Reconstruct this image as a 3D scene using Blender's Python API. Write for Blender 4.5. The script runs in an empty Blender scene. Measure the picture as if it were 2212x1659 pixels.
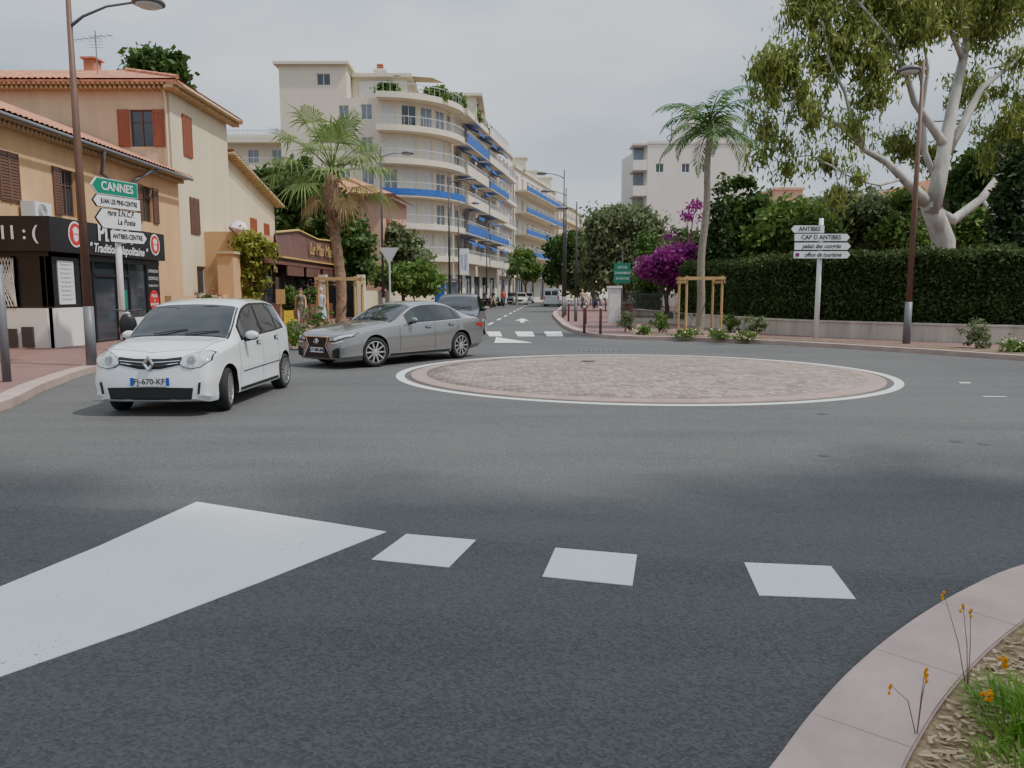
import bpy, bmesh, math, random
import numpy as np
from mathutils import Vector, Matrix
from mathutils.bvhtree import BVHTree
random.seed(7); rng=np.random.default_rng(7)
S=bpy.context.scene; COL=S.collection; PI=math.pi
V=Vector
# ------------------------------------------------------------ camera model
TH=math.radians(6.85); F=1661.0; CX,CY=1106.0,829.5; CH=1.65
cam=bpy.data.cameras.new('camera'); co=bpy.data.objects.new('camera',cam); COL.objects.link(co)
co.location=(0,0,CH); co.rotation_euler=(PI/2-TH,0,0); cam.sensor_width=36; cam.lens=F/2212*36
cam.clip_start=.05; cam.clip_end=3000; S.camera=co
def ray(px,py):
    a=(px-CX)/F; b=(py-CY)/F
    return V((a, math.cos(TH)-b*math.sin(TH), -math.sin(TH)-b*math.cos(TH)))
def G(px,py,z=0):
    d=ray(px,py); t=(z-CH)/d.z
    return (d.x*t, d.y*t)
# ------------------------------------------------------------ materials
def nt(name):
    m=bpy.data.materials.new(name); m.use_nodes=True
    n=m.node_tree.nodes; l=m.node_tree.links; b=n['Principled BSDF']
    return m,n,l,b
def mat(name,c,rough=.7,var=.12,scale=3,bump=0,bscale=40,metal=0,coat=0,spec=None,streak=False,alpha=None):
    m,n,l,b=nt(name)
    b.inputs['Roughness'].default_value=rough; b.inputs['Metallic'].default_value=metal
    b.inputs['Coat Weight'].default_value=coat; b.inputs['Coat Roughness'].default_value=.05
    if spec is not None: b.inputs['Specular IOR Level'].default_value=spec
    g=n.new('ShaderNodeTexCoord'); mp=n.new('ShaderNodeMapping'); l.new(g.outputs['Object'],mp.inputs[0])
    if streak: mp.inputs['Scale'].default_value=(1,1,.15)
    t=n.new('ShaderNodeTexNoise'); t.inputs['Scale'].default_value=scale; t.inputs['Detail'].default_value=6; t.inputs['Roughness'].default_value=.65
    l.new(mp.outputs[0],t.inputs[0])
    r=n.new('ShaderNodeValToRGB'); l.new(t.outputs[0],r.inputs[0])
    r.color_ramp.elements[0].position=.3; r.color_ramp.elements[1].position=.7
    r.color_ramp.elements[0].color=tuple(max(0,x*(1-var)) for x in c)+(1,)
    r.color_ramp.elements[1].color=tuple(min(1,x*(1+var)) for x in c)+(1,)
    l.new(r.outputs[0],b.inputs['Base Color'])
    if bump:
        t2=n.new('ShaderNodeTexNoise'); t2.inputs['Scale'].default_value=bscale; t2.inputs['Detail'].default_value=4
        l.new(g.outputs['Object'],t2.inputs[0])
        bp=n.new('ShaderNodeBump'); bp.inputs['Strength'].default_value=bump; bp.inputs['Distance'].default_value=.02
        l.new(t2.outputs[0],bp.inputs['Height']); l.new(bp.outputs[0],b.inputs['Normal'])
    return m
def leafmat(name,c1,c2,tr=.35,k=1.35):
    m,n,l,b=nt(name); c1=tuple(min(.9,x*k) for x in c1); c2=tuple(min(.9,x*k) for x in c2)
    g=n.new('ShaderNodeNewGeometry'); r=n.new('ShaderNodeValToRGB')
    r.color_ramp.elements[0].color=c1+(1,); r.color_ramp.elements[1].color=c2+(1,)
    tc=n.new('ShaderNodeTexCoord'); t=n.new('ShaderNodeTexNoise'); t.inputs['Scale'].default_value=.9; l.new(tc.outputs['Object'],t.inputs[0])
    mx=n.new('ShaderNodeMath'); mx.operation='MULTIPLY_ADD'; mx.inputs[1].default_value=.55
    l.new(g.outputs['Random Per Island'],mx.inputs[0])
    m2=n.new('ShaderNodeMath'); m2.operation='MULTIPLY'; m2.inputs[1].default_value=.5; l.new(t.outputs[0],m2.inputs[0]); l.new(m2.outputs[0],mx.inputs[2])
    l.new(mx.outputs[0],r.inputs[0]); l.new(r.outputs[0],b.inputs['Base Color']); b.inputs['Roughness'].default_value=.55
    b.inputs['Specular IOR Level'].default_value=.3
    tl=n.new('ShaderNodeBsdfTranslucent'); l.new(r.outputs[0],tl.inputs[0])
    ms=n.new('ShaderNodeMixShader'); ms.inputs[0].default_value=tr
    l.new(b.outputs[0],ms.inputs[1]); l.new(tl.outputs[0],ms.inputs[2]); l.new(ms.outputs[0],n['Material Output'].inputs[0])
    return m
def asphalt(name,lo,hi,seed=0):
    m,n,l,b=nt(name); g=n.new('ShaderNodeNewGeometry')
    t=n.new('ShaderNodeTexNoise'); t.inputs['Scale'].default_value=.22; t.inputs['Detail'].default_value=5; l.new(g.outputs['Position'],t.inputs[0])
    mp=n.new('ShaderNodeMapping'); mp.inputs['Rotation'].default_value=(0,0,.7); mp.inputs['Scale'].default_value=(.25,1.6,1); l.new(g.outputs['Position'],mp.inputs[0])
    t3=n.new('ShaderNodeTexNoise'); t3.inputs['Scale'].default_value=1; t3.inputs['Detail'].default_value=5; l.new(mp.outputs[0],t3.inputs[0])
    v=n.new('ShaderNodeTexVoronoi'); v.inputs['Scale'].default_value=80; l.new(g.outputs['Position'],v.inputs[0])
    a=n.new('ShaderNodeMath'); a.operation='ADD'; l.new(t.outputs[0],a.inputs[0]); l.new(t3.outputs[0],a.inputs[1])
    sc=n.new('ShaderNodeSeparateColor'); l.new(v.outputs['Color'],sc.inputs[0])
    a2=n.new('ShaderNodeMath'); a2.operation='MULTIPLY_ADD'; a2.inputs[1].default_value=.85; l.new(sc.outputs[0],a2.inputs[0]); l.new(a.outputs[0],a2.inputs[2])
    r=n.new('ShaderNodeValToRGB'); r.color_ramp.elements[0].position=.45; r.color_ramp.elements[1].position=1
    dv=n.new('ShaderNodeMath'); dv.operation='DIVIDE'; dv.inputs[1].default_value=1.75; l.new(a2.outputs[0],dv.inputs[0]); l.new(dv.outputs[0],r.inputs[0])
    r.color_ramp.elements[0].color=(lo,lo*.99,lo*.98,1); r.color_ramp.elements[1].color=(hi,hi*.985,hi*.96,1)
    l.new(r.outputs[0],b.inputs['Base Color']); b.inputs['Roughness'].default_value=.85
    bp=n.new('ShaderNodeBump'); bp.inputs['Strength'].default_value=1; bp.inputs['Distance'].default_value=.008
    l.new(v.outputs['Distance'],bp.inputs['Height']); l.new(bp.outputs[0],b.inputs['Normal'])
    return m
def paintmat(name,c,wear=.35):
    m,n,l,b=nt(name); g=n.new('ShaderNodeNewGeometry')
    t=n.new('ShaderNodeTexNoise'); t.inputs['Scale'].default_value=60; t.inputs['Detail'].default_value=3; l.new(g.outputs['Position'],t.inputs[0])
    t2=n.new('ShaderNodeTexNoise'); t2.inputs['Scale'].default_value=1.7; t2.inputs['Detail'].default_value=6; l.new(g.outputs['Position'],t2.inputs[0])
    a=n.new('ShaderNodeMath'); a.operation='MULTIPLY_ADD'; a.inputs[1].default_value=.45; l.new(t2.outputs[0],a.inputs[0]); l.new(t.outputs[0],a.inputs[2])
    r=n.new('ShaderNodeValToRGB'); l.new(a.outputs[0],r.inputs[0])
    r.color_ramp.elements[0].position=wear+.14; r.color_ramp.elements[1].position=wear+.26
    r.color_ramp.elements[0].color=(.14,.14,.14,1); r.color_ramp.elements[1].color=c+(1,)
    e=r.color_ramp.elements.new(.95); e.color=tuple(x*.88 for x in c)+(1,)
    l.new(r.outputs[0],b.inputs['Base Color']); b.inputs['Roughness'].default_value=.7
    return m
def brickmat(name,c1,c2,mortar,w,h,ms=.02,bump=.4,rot=0,rough=.8):
    m,n,l,b=nt(name); g=n.new('ShaderNodeNewGeometry'); mp=n.new('ShaderNodeMapping'); mp.inputs['Rotation'].default_value=(0,0,rot)
    nz=n.new('ShaderNodeTexNoise'); nz.inputs['Scale'].default_value=3; l.new(g.outputs['Position'],nz.inputs[0])
    ad=n.new('ShaderNodeVectorMath'); ad.operation='MULTIPLY_ADD'; ad.inputs[1].default_value=(.05,.05,0)
    l.new(nz.outputs['Color'],ad.inputs[0]); l.new(g.outputs['Position'],ad.inputs[2]); l.new(ad.outputs[0],mp.inputs[0])
    t=n.new('ShaderNodeTexBrick'); t.inputs['Scale'].default_value=1; t.inputs['Brick Width'].default_value=w; t.inputs['Row Height'].default_value=h
    t.inputs['Mortar Size'].default_value=ms; t.inputs['Color1'].default_value=c1+(1,); t.inputs['Color2'].default_value=c2+(1,); t.inputs['Mortar'].default_value=mortar+(1,)
    l.new(mp.outputs[0],t.inputs[0])
    mx=n.new('ShaderNodeMix'); mx.data_type='RGBA'; mx.blend_type='MULTIPLY'; mx.inputs[0].default_value=.6
    t2=n.new('ShaderNodeTexNoise'); t2.inputs['Scale'].default_value=1.2; t2.inputs['Detail'].default_value=7; l.new(g.outputs['Position'],t2.inputs[0])
    r=n.new('ShaderNodeValToRGB'); r.color_ramp.elements[0].color=(.55,.55,.55,1); r.color_ramp.elements[1].color=(1.3,1.3,1.3,1); l.new(t2.outputs[0],r.inputs[0])
    l.new(t.outputs[0],mx.inputs[6]); l.new(r.outputs[0],mx.inputs[7]); l.new(mx.outputs[2],b.inputs['Base Color']); b.inputs['Roughness'].default_value=rough
    bp=n.new('ShaderNodeBump'); bp.invert=True; bp.inputs['Strength'].default_value=bump; bp.inputs['Distance'].default_value=.01
    l.new(t.outputs['Fac'],bp.inputs['Height']); l.new(bp.outputs[0],b.inputs['Normal'])
    return m
def settmat(name,cols,scale):
    m,n,l,b=nt(name); g=n.new('ShaderNodeNewGeometry')
    v=n.new('ShaderNodeTexVoronoi'); v.inputs['Scale'].default_value=scale; v.inputs['Randomness'].default_value=.55; l.new(g.outputs['Position'],v.inputs[0])
    v2=n.new('ShaderNodeTexVoronoi'); v2.feature='DISTANCE_TO_EDGE'; v2.inputs['Scale'].default_value=scale; v2.inputs['Randomness'].default_value=.55; l.new(g.outputs['Position'],v2.inputs[0])
    sc=n.new('ShaderNodeSeparateColor'); l.new(v.outputs['Color'],sc.inputs[0]); r=n.new('ShaderNodeValToRGB'); l.new(sc.outputs[0],r.inputs[0])
    r.color_ramp.elements[0].color=cols[0]+(1,); r.color_ramp.elements[1].color=cols[2]+(1,); e=r.color_ramp.elements.new(.5); e.color=cols[1]+(1,)
    r2=n.new('ShaderNodeValToRGB'); r2.color_ramp.elements[0].position=.0; r2.color_ramp.elements[1].position=.09; r2.color_ramp.elements[0].color=(.5,.45,.42,1); r2.color_ramp.elements[1].color=(1,1,1,1); l.new(v2.outputs['Distance'],r2.inputs[0])
    t2=n.new('ShaderNodeTexNoise'); t2.inputs['Scale'].default_value=1.3; t2.inputs['Detail'].default_value=6; l.new(g.outputs['Position'],t2.inputs[0])
    r3=n.new('ShaderNodeValToRGB'); r3.color_ramp.elements[0].color=(.6,.6,.6,1); r3.color_ramp.elements[1].color=(1.35,1.35,1.35,1); l.new(t2.outputs[0],r3.inputs[0])
    a=n.new('ShaderNodeMix'); a.data_type='RGBA'; a.blend_type='MULTIPLY'; a.inputs[0].default_value=1; l.new(r.outputs[0],a.inputs[6]); l.new(r2.outputs[0],a.inputs[7])
    c=n.new('ShaderNodeMix'); c.data_type='RGBA'; c.blend_type='MULTIPLY'; c.inputs[0].default_value=1; l.new(a.outputs[2],c.inputs[6]); l.new(r3.outputs[0],c.inputs[7]); l.new(c.outputs[2],b.inputs['Base Color']); b.inputs['Roughness'].default_value=.8
    bp=n.new('ShaderNodeBump'); bp.inputs['Strength'].default_value=.6; bp.inputs['Distance'].default_value=.02; l.new(v2.outputs['Distance'],bp.inputs['Height']); l.new(bp.outputs[0],b.inputs['Normal'])
    return m
M={}
M['asph']=asphalt('asphalt',.062,.125); M['asph2']=asphalt('asphalt_new',.050,.115)
M['paint']=paintmat('road_paint',(.80,.80,.785),.30); M['ringpaint']=paintmat('ring_paint',(.66,.66,.64),.18)
M['pave']=brickmat('red_paving',(.21,.115,.10),(.25,.14,.12),(.15,.09,.08),.4,.2,.01,.2)
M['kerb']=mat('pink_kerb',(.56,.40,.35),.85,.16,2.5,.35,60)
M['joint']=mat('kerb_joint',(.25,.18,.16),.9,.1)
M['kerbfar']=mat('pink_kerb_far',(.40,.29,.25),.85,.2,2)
M['cobble']=settmat('cobbles',((.20,.155,.13),(.29,.23,.195),(.38,.315,.27)),8.5)
M['rimstone']=mat('rim_stone',(.33,.235,.195),.85,.2,3,.3,30)
M['ground']=mat('ground_earth',(.22,.19,.14),.9,.3,.4)
M['earth']=mat('earth',(.17,.12,.08),.95,.35,4,.6,30)
M['mulch']=mat('wood_chips',(.36,.25,.14),.9,.45,25,.8,60)
M['cream']=mat('cream_render',(.66,.59,.45),.85,.06,1.2,.15,30,streak=True)
M['cream2']=mat('pale_cream',(.64,.58,.46),.8,.06,.6,streak=True)
M['cream3']=mat('yellow_cream',(.64,.55,.385),.85,.1,1,.15,30,streak=True)
M['ochre']=mat('ochre_render',(.60,.37,.19),.85,.12,1.3,.2,30,streak=True)
M['tan']=mat('tan_render',(.55,.43,.29),.85,.12,1.3,.2,30,streak=True)
M['pinkw']=mat('pink_white',(.66,.59,.54),.85,.05,.5,streak=True)
M['offw']=mat('off_white_render',(.68,.63,.57),.85,.05,.5,streak=True)
M['peach']=mat('peach_render',(.56,.34,.24),.85,.08,1)
M['whitew']=mat('white_wall',(.68,.66,.62),.8,.05,1)
M['wallgrey']=mat('concrete_wall',(.47,.42,.35),.9,.25,2,.3,20,streak=True)
M['tile']=mat('roof_tile',(.46,.19,.11),.85,.45,2.5,.3,20)
M['eave']=mat('eave_tile',(.48,.36,.21),.85,.2,4)
M['red_sh']=mat('red_brown_shutter',(.30,.09,.045),.6,.1,5)
M['br_sh']=mat('brown_shutter',(.15,.075,.05),.6,.12,5)
M['wht']=mat('white_frame',(.70,.70,.68),.4,.03)
M['gls']=mat('window_glass',(.035,.045,.055),.06,.3,.6,spec=.8)
M['glsl']=mat('pale_glass',(.16,.19,.22),.12,.4,.8,spec=.8)  # paler, slightly rougher pane glass
M['blind']=mat('roller_blind',(.60,.59,.56),.6,.05,3)
M['blue']=mat('blue_canvas',(.02,.10,.38),.7,.25,2)
M['rail']=mat('grey_railing',(.45,.46,.47),.5,.05)
M['blackp']=mat('black_paint',(.012,.012,.014),.35,.2)
M['dark']=mat('dark_metal',(.05,.045,.045),.5,.15)
M['rust']=mat('rust_brown_pole',(.14,.07,.045),.55,.2,3)
M['gpole']=mat('grey_pole',(.15,.15,.16),.45,.1)
M['lampg']=mat('lamp_grey',(.12,.12,.13),.4,.1)
M['lens']=mat('lamp_lens',(.6,.6,.58),.3,.02)
M['signw']=mat('sign_white',(.70,.70,.70),.4,.02)
M['signg']=mat('sign_green',(.0,.20,.12),.4,.03)
M['red']=mat('sign_red',(.58,.02,.02),.45,.03)
M['ink']=mat('ink_black',(.01,.01,.012),.5,.0)
M['gold']=mat('gold_lettering',(.50,.34,.11),.5,.1)
M['brown']=mat('brown_wood',(.15,.06,.045),.6,.2,4,streak=True)
M['brownb']=mat('brown_board',(.13,.06,.045),.6,.3,2,streak=True)
M['stake']=mat('pine_stake',(.45,.28,.12),.75,.2,4,streak=True)
M['bark']=mat('brown_bark',(.17,.11,.07),.95,.35,6,.8,25)
M['palmbark']=mat('palm_bark',(.28,.17,.11),.95,.45,9,1,30)
M['palmgrey']=mat('palm_grey_bark',(.25,.21,.165),.9,.3,8,.6,30)
M['eucbark']=mat('eucalyptus_bark',(.44,.41,.365),.85,.48,1.6,.4,10,streak=True)
M['l_euc']=leafmat('eucalyptus_leaf',(.075,.11,.02),(.30,.33,.09),.4,1.2)
M['l_dark']=leafmat('dark_leaf',(.018,.04,.012),(.075,.14,.03))
M['l_mid']=leafmat('mid_leaf',(.04,.08,.018),(.14,.22,.05))
M['l_hedge']=leafmat('hedge_leaf',(.022,.04,.012),(.075,.11,.028),k=1.35)
M['l_olive']=leafmat('olive_leaf',(.07,.10,.045),(.21,.24,.12),k=1.2)
M['l_palm']=leafmat('palm_leaf',(.05,.085,.02),(.20,.27,.085))
M['l_feather']=leafmat('feather_palm_leaf',(.035,.08,.02),(.13,.23,.06),k=1.2)
M['l_dry']=leafmat('dry_palm_leaf',(.20,.13,.05),(.40,.30,.13),k=1)
M['l_cyp']=leafmat('cypress_leaf',(.012,.03,.01),(.05,.09,.022),.15,1.1)
M['l_cyp2']=leafmat('bright_cypress_leaf',(.03,.07,.012),(.10,.19,.04),.2)
M['l_mag']=leafmat('magenta_bract',(.16,.008,.11),(.40,.04,.30),.4,1)
M['l_vine']=leafmat('vine_leaf',(.10,.13,.02),(.34,.34,.07),.4,1.1)
M['l_grass']=leafmat('grass_blade',(.06,.17,.015),(.25,.42,.06),.4,1.2)
M['l_white']=leafmat('white_petal',(.6,.6,.5),(.8,.75,.35),.2,1)
M['orange']=leafmat('orange_petal',(.75,.22,.01),(.85,.45,.02),.3,1)
M['l_pink']=leafmat('pink_petal',(.6,.1,.2),(.8,.3,.4),.3,1)
M['chip']=leafmat('chip',(.22,.13,.06),(.70,.54,.34),.0,1)
M['carwhite']=mat('white_car_paint',(.68,.695,.71),.25,.01,coat=1)
M['carsilver']=mat('silver_car_paint',(.205,.205,.205),.25,.01,metal=.4,coat=1)
M['cardark']=mat('dark_car_paint',(.018,.02,.024),.25,.02,coat=.6)
M['carblue']=mat('grey_blue_car_paint',(.12,.16,.2),.25,.02,metal=.3,coat=1)
M['cglass']=mat('car_glass',(.02,.024,.024),.03,.6,1.5,spec=.7)
M['tyre']=mat('tyre_rubber',(.018,.018,.018),.85,.2)
M['alloy']=mat('alloy_rim',(.50,.50,.51),.3,.05,metal=.8)
M['trim']=mat('black_trim',(.009,.009,.009),.5,.1)
M['chrome']=mat('chrome',(.75,.75,.76),.12,.02,metal=1)
M['hlamp']=mat('headlamp_glass',(.42,.44,.46),.06,.5,18,spec=.9,coat=1)
M['hlampd']=mat('headlamp_bowl',(.20,.21,.22),.1,.5,20,metal=.5,coat=1)
M['tail']=mat('tail_lamp',(.45,.01,.01),.2,.1,coat=1)
M['plateblue']=mat('plate_blue',(.01,.08,.40),.4,.02)
M['yellow']=mat('yellow_plastic',(.75,.55,.03),.5,.05)
M['skin']=mat('skin',(.50,.29,.20),.6,.06)
M['hairb']=mat('brown_hair',(.05,.03,.02),.6,.2); M['hairg']=mat('grey_blond_hair',(.5,.42,.32),.6,.2)
M['flor']=mat('floral_black_fabric',(.12,.11,.08),.8,.95,14)
M['lblue']=mat('pale_blue_fabric',(.40,.50,.60),.8,.2,8)
M['navy']=mat('navy_fabric',(.03,.04,.08),.8,.2); M['whitef']=mat('white_fabric',(.7,.7,.7),.8,.1); M['redf']=mat('red_fabric',(.5,.05,.05),.8,.1); M['beige']=mat('beige_fabric',(.45,.36,.25),.8,.1)
M['signgreen2']=mat('hotel_sign_green',(.01,.18,.11),.5,.05)
M['iron']=mat('iron_cover',(.06,.058,.055),.7,.3,20,.4,60)
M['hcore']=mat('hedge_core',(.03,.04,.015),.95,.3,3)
# ------------------------------------------------------------ mesh builder
W={}
class MB:
    def __init__(s): s.v=[]; s.f=[]; s.mi=[]; s.m=0
    def add(s,vs,fs):
        o=len(s.v); s.v+= [tuple(v) for v in vs]
        for f in fs: s.f.append(tuple(i+o for i in f)); s.mi.append(s.m)
        return s
    def box(s,x0,x1,y0,y1,z0,z1,mtx=None):
        vs=[V((x,y,z)) for z in (z0,z1) for y in (y0,y1) for x in (x0,x1)]
        if mtx is not None: vs=[mtx@v for v in vs]
        return s.add(vs,[(0,2,3,1),(4,5,7,6),(0,1,5,4),(2,6,7,3),(0,4,6,2),(1,3,7,5)])
    def quad(s,a,b,c,d): return s.add([a,b,c,d],[(0,1,2,3)])
    def prism(s,pts,z0,z1,cap=True):
        n=len(pts); vs=[(p[0],p[1],z0) for p in pts]+[(p[0],p[1],z1) for p in pts]
        fs=[(i,(i+1)%n,n+(i+1)%n,n+i) for i in range(n)]
        if cap: fs+= [tuple(range(n,2*n)),tuple(range(n-1,-1,-1))]
        return s.add(vs,fs)
    def strip(s,A,B,z0,z1,ztopB=None):
        n=len(A)
        vs=[(p[0],p[1],z) for P in (A,B) for z in (z0,z1) for p in P]
        def I(side,lev,i): return side*2*n+lev*n+i
        fs=[]
        for i in range(n-1):
            fs+=[(I(0,1,i),I(0,1,i+1),I(1,1,i+1),I(1,1,i)),(I(0,0,i),I(0,0,i+1),I(0,1,i+1),I(0,1,i)),
                 (I(1,0,i+1),I(1,0,i),I(1,1,i),I(1,1,i+1)),(I(0,0,i+1),I(0,0,i),I(1,0,i),I(1,0,i+1))]
        fs+=[(I(0,0,0),I(0,1,0),I(1,1,0),I(1,0,0)),(I(0,1,n-1),I(0,0,n-1),I(1,0,n-1),I(1,1,n-1))]
        return s.add(vs,fs)
    def tube(s,path,rad,seg=8):
        P=[V(p) for p in path]; n=len(P)
        if not hasattr(rad,'__len__'): rad=[rad]*n
        t0=(P[1]-P[0]).normalized(); u=t0.orthogonal().normalized(); vs=[]
        for i in range(n):
            t=(P[min(i+1,n-1)]-P[max(i-1,0)]).normalized()
            u=(u-t*u.dot(t)); u=u.normalized() if u.length>1e-6 else t.orthogonal().normalized()
            w=t.cross(u)
            for k in range(seg):
                a=2*PI*k/seg; vs.append(P[i]+(u*math.cos(a)+w*math.sin(a))*rad[i])
        fs=[(i*seg+k,i*seg+(k+1)%seg,(i+1)*seg+(k+1)%seg,(i+1)*seg+k) for i in range(n-1) for k in range(seg)]
        fs+=[tuple(range(seg-1,-1,-1)),tuple(range((n-1)*seg,n*seg))]
        return s.add(vs,fs)
    def lathe(s,prof,mtx=None,seg=24):
        n=len(prof); vs=[]
        for r,z in prof:
            for k in range(seg):
                a=2*PI*k/seg; v=V((r*math.cos(a),r*math.sin(a),z)); vs.append(mtx@v if mtx is not None else v)
        fs=[(i*seg+k,i*seg+(k+1)%seg,(i+1)*seg+(k+1)%seg,(i+1)*seg+k) for i in range(n-1) for k in range(seg)]
        fs+=[tuple(range(seg-1,-1,-1)),tuple(range((n-1)*seg,n*seg))]
        return s.add(vs,fs)
    def ell(s,c,r,seg=12,ring=8):
        prof=[(max(.001,math.sin(PI*i/ring)),-math.cos(PI*i/ring)) for i in range(ring+1)]
        return s.lathe(prof,Matrix.Translation(c)@Matrix.Diagonal((r[0],r[1],r[2],1)),seg)
    def corr(s,p0,p1,sl,sp=.24,amp=.045,rows=4):
        p0,p1,sl=V(p0),V(p1),V(sl); d=p1-p0; L=d.length; n=max(2,int(L/sp))*6; nn=d.cross(sl).normalized()
        if nn.z<0: nn=-nn
        vs=[]
        for r in range(rows+1):
            for i in range(n+1):
                vs.append(p0+d*(i/n)+sl*(r/rows)+nn*(amp*abs(math.sin(PI*i/6))))
        return s.add(vs,[(r*(n+1)+i,r*(n+1)+i+1,(r+1)*(n+1)+i+1,(r+1)*(n+1)+i) for r in range(rows) for i in range(n)])
    def build(s,name,mats,parent=None,smooth=False,local=False,loc=None):
        if not isinstance(mats,(list,tuple)): mats=[mats]
        off=V((0,0,0))
        if parent is not None and not local: off=W.get(parent.name,V((0,0,0)))
        elif parent is None and not local:
            A=np.array(s.v); off=V((float(A[:,0].mean()),float(A[:,1].mean()),float(A[:,2].min())))
        me=bpy.data.meshes.new(name)
        me.from_pydata([(v[0]-off.x,v[1]-off.y,v[2]-off.z) for v in s.v],[],s.f)
        for m in mats: me.materials.append(m if not isinstance(m,str) else M[m])
        me.polygons.foreach_set('material_index',s.mi)
        if smooth: me.polygons.foreach_set('use_smooth',[True]*len(me.polygons))
        me.update()
        o=bpy.data.objects.new(name,me); COL.objects.link(o)
        if parent is not None: o.parent=parent; W[o.name]=off
        elif not local: o.location=off; W[o.name]=off
        return o
def tag(o,label=None,cat=None,group=None,kind=None):
    if label: o['label']=label
    if cat: o['category']=cat
    if group: o['group']=group
    if kind: o['kind']=kind
    return o
def thing(name,label,cat,loc=(0,0,0),rz=0,group=None):
    o=bpy.data.objects.new(name,None); COL.objects.link(o); o.location=loc; o.rotation_euler=(0,0,rz); o.empty_display_size=.2
    W[o.name]=V(loc); return tag(o,label,cat,group)
def dup(root,loc,rz,label,group=None):
    r=root.copy(); COL.objects.link(r); r.location=loc; r.rotation_euler=(0,0,rz); r['label']=label
    if group: r['group']=group
    for ch in list(root.children):
        c=ch.copy(); COL.objects.link(c); c.parent=r
        for g in list(ch.children):
            d=g.copy(); COL.objects.link(d); d.parent=c
    return r
def offs(pts,d,closed=False):
    out=[]; n=len(pts)
    for i in range(n):
        p=V(pts[i][:2]); ns=[]
        for a,b in ((i-1,i),(i,i+1)):
            if closed: a%=n; b%=n
            elif a<0 or b>=n: continue
            t=(V(pts[b][:2])-V(pts[a][:2])).normalized(); ns.append(V((t.y,-t.x)))
        m=sum(ns,V((0,0))).normalized(); k=1/max(.4,m.dot(ns[0])); q=p+m*d*k; out.append((q.x,q.y))
    return out
def smoothpath(pts,k=6):
    P=[V(p[:2]) for p in pts]; out=[]
    for i in range(len(P)-1):
        a=P[max(i-1,0)];b=P[i];c=P[i+1];d=P[min(i+2,len(P)-1)]
        for j in range(k):
            t=j/k; q=.5*((2*b)+(c-a)*t+(2*a-5*b+4*c-d)*t*t+(3*b-a-3*c+d)*t**3); out.append((q.x,q.y))
    out.append(tuple(P[-1])); return out
def structure(o): o['kind']='structure'; return o
def text(parent,s,size,P,d,mt,name='lettering',up=(0,0,1),align='CENTER',bold=0,off=.006,sx=1,local=False,italic=0):
    cu=bpy.data.curves.new('t','FONT'); cu.body=s; cu.size=size; cu.align_x=align; cu.align_y='CENTER'; cu.offset=bold; cu.shear=italic; cu.resolution_u=3
    o=bpy.data.objects.new('t',cu); COL.objects.link(o); bpy.context.view_layer.update()
    me=bpy.data.meshes.new_from_object(o); bpy.data.objects.remove(o)
    d=V(d).normalized(); up=V(up).normalized(); n=d.cross(up); mb=MB(); P=V(P)
    mb.add([P+d*(v.co.x*sx)+up*v.co.y+n*off for v in me.vertices],[tuple(p.vertices) for p in me.polygons])
    return mb.build(name,mt,parent,local=local)
def wallholes(mb,p0,p1,z0,z1,holes,dep=.18,base=(0,0)):
    p0=V((p0[0],p0[1],0)); p1=V((p1[0],p1[1],0)); d=(p1-p0); L=d.length; d.normalize(); n=V((d.y,-d.x,0))
    xs=sorted(set([0,L]+[round(x,4) for h in holes for x in (h[0],h[0]+h[2])])); zs=sorted(set([z0,z1]+[round(z,4) for h in holes for z in (h[1],h[1]+h[3])]))
    P=lambda x,z,q=0: p0+d*x-n*q+V((0,0,z))
    for i in range(len(xs)-1):
        for j in range(len(zs)-1):
            xm=(xs[i]+xs[i+1])/2; zm=(zs[j]+zs[j+1])/2
            if any(h[0]<xm<h[0]+h[2] and h[1]<zm<h[1]+h[3] for h in holes): continue
            mb.quad(P(xs[i],zs[j]),P(xs[i+1],zs[j]),P(xs[i+1],zs[j+1]),P(xs[i],zs[j+1]))
    for h in holes:
        a,b,c,e=h[0],h[0]+h[2],h[1],h[1]+h[3]
        mb.quad(P(a,c),P(a,c,dep),P(a,e,dep),P(a,e)); mb.quad(P(b,c,dep),P(b,c),P(b,e),P(b,e,dep))
        mb.quad(P(a,c),P(b,c),P(b,c,dep),P(a,c,dep)); mb.quad(P(a,e,dep),P(b,e,dep),P(b,e),P(a,e))
WC={}
def window(root,P,rz,w,h,style='two',gm='gls',fm='wht'):
    key=('w',round(w,2),round(h,2),style,gm,fm)
    if key not in WC:
        f=MB(); t=.05
        f.box(-w/2,w/2,.08,.14,0,t); f.box(-w/2,w/2,.08,.14,h-t,h); f.box(-w/2,-w/2+t,.08,.14,t,h-t); f.box(w/2-t,w/2,.08,.14,t,h-t)
        if style=='two': f.box(-t/2,t/2,.08,.139,t,h-t)
        if style=='cross': f.box(-t/2,t/2,.08,.139,t,h-t); f.box(-w/2+t,w/2-t,.082,.137,h*.66,h*.66+.03)
        o=f.build('window',fm,None,local=True); g=MB(); g.box(-w/2+.01,w/2-.01,.12,.17,.01,h-.01)
        q=g.build('pane','blind' if gm=='blind' else gm,None,local=True); WC[key]=(o.data,q.data); bpy.data.objects.remove(o); bpy.data.objects.remove(q)
    a,b=WC[key]
    o=bpy.data.objects.new('window',a); COL.objects.link(o); o.parent=root; o.location=V(P)-W[root.name]; o.rotation_euler=(0,0,rz)
    q=bpy.data.objects.new('pane',b); COL.objects.link(q); q.parent=o
    return o
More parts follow.
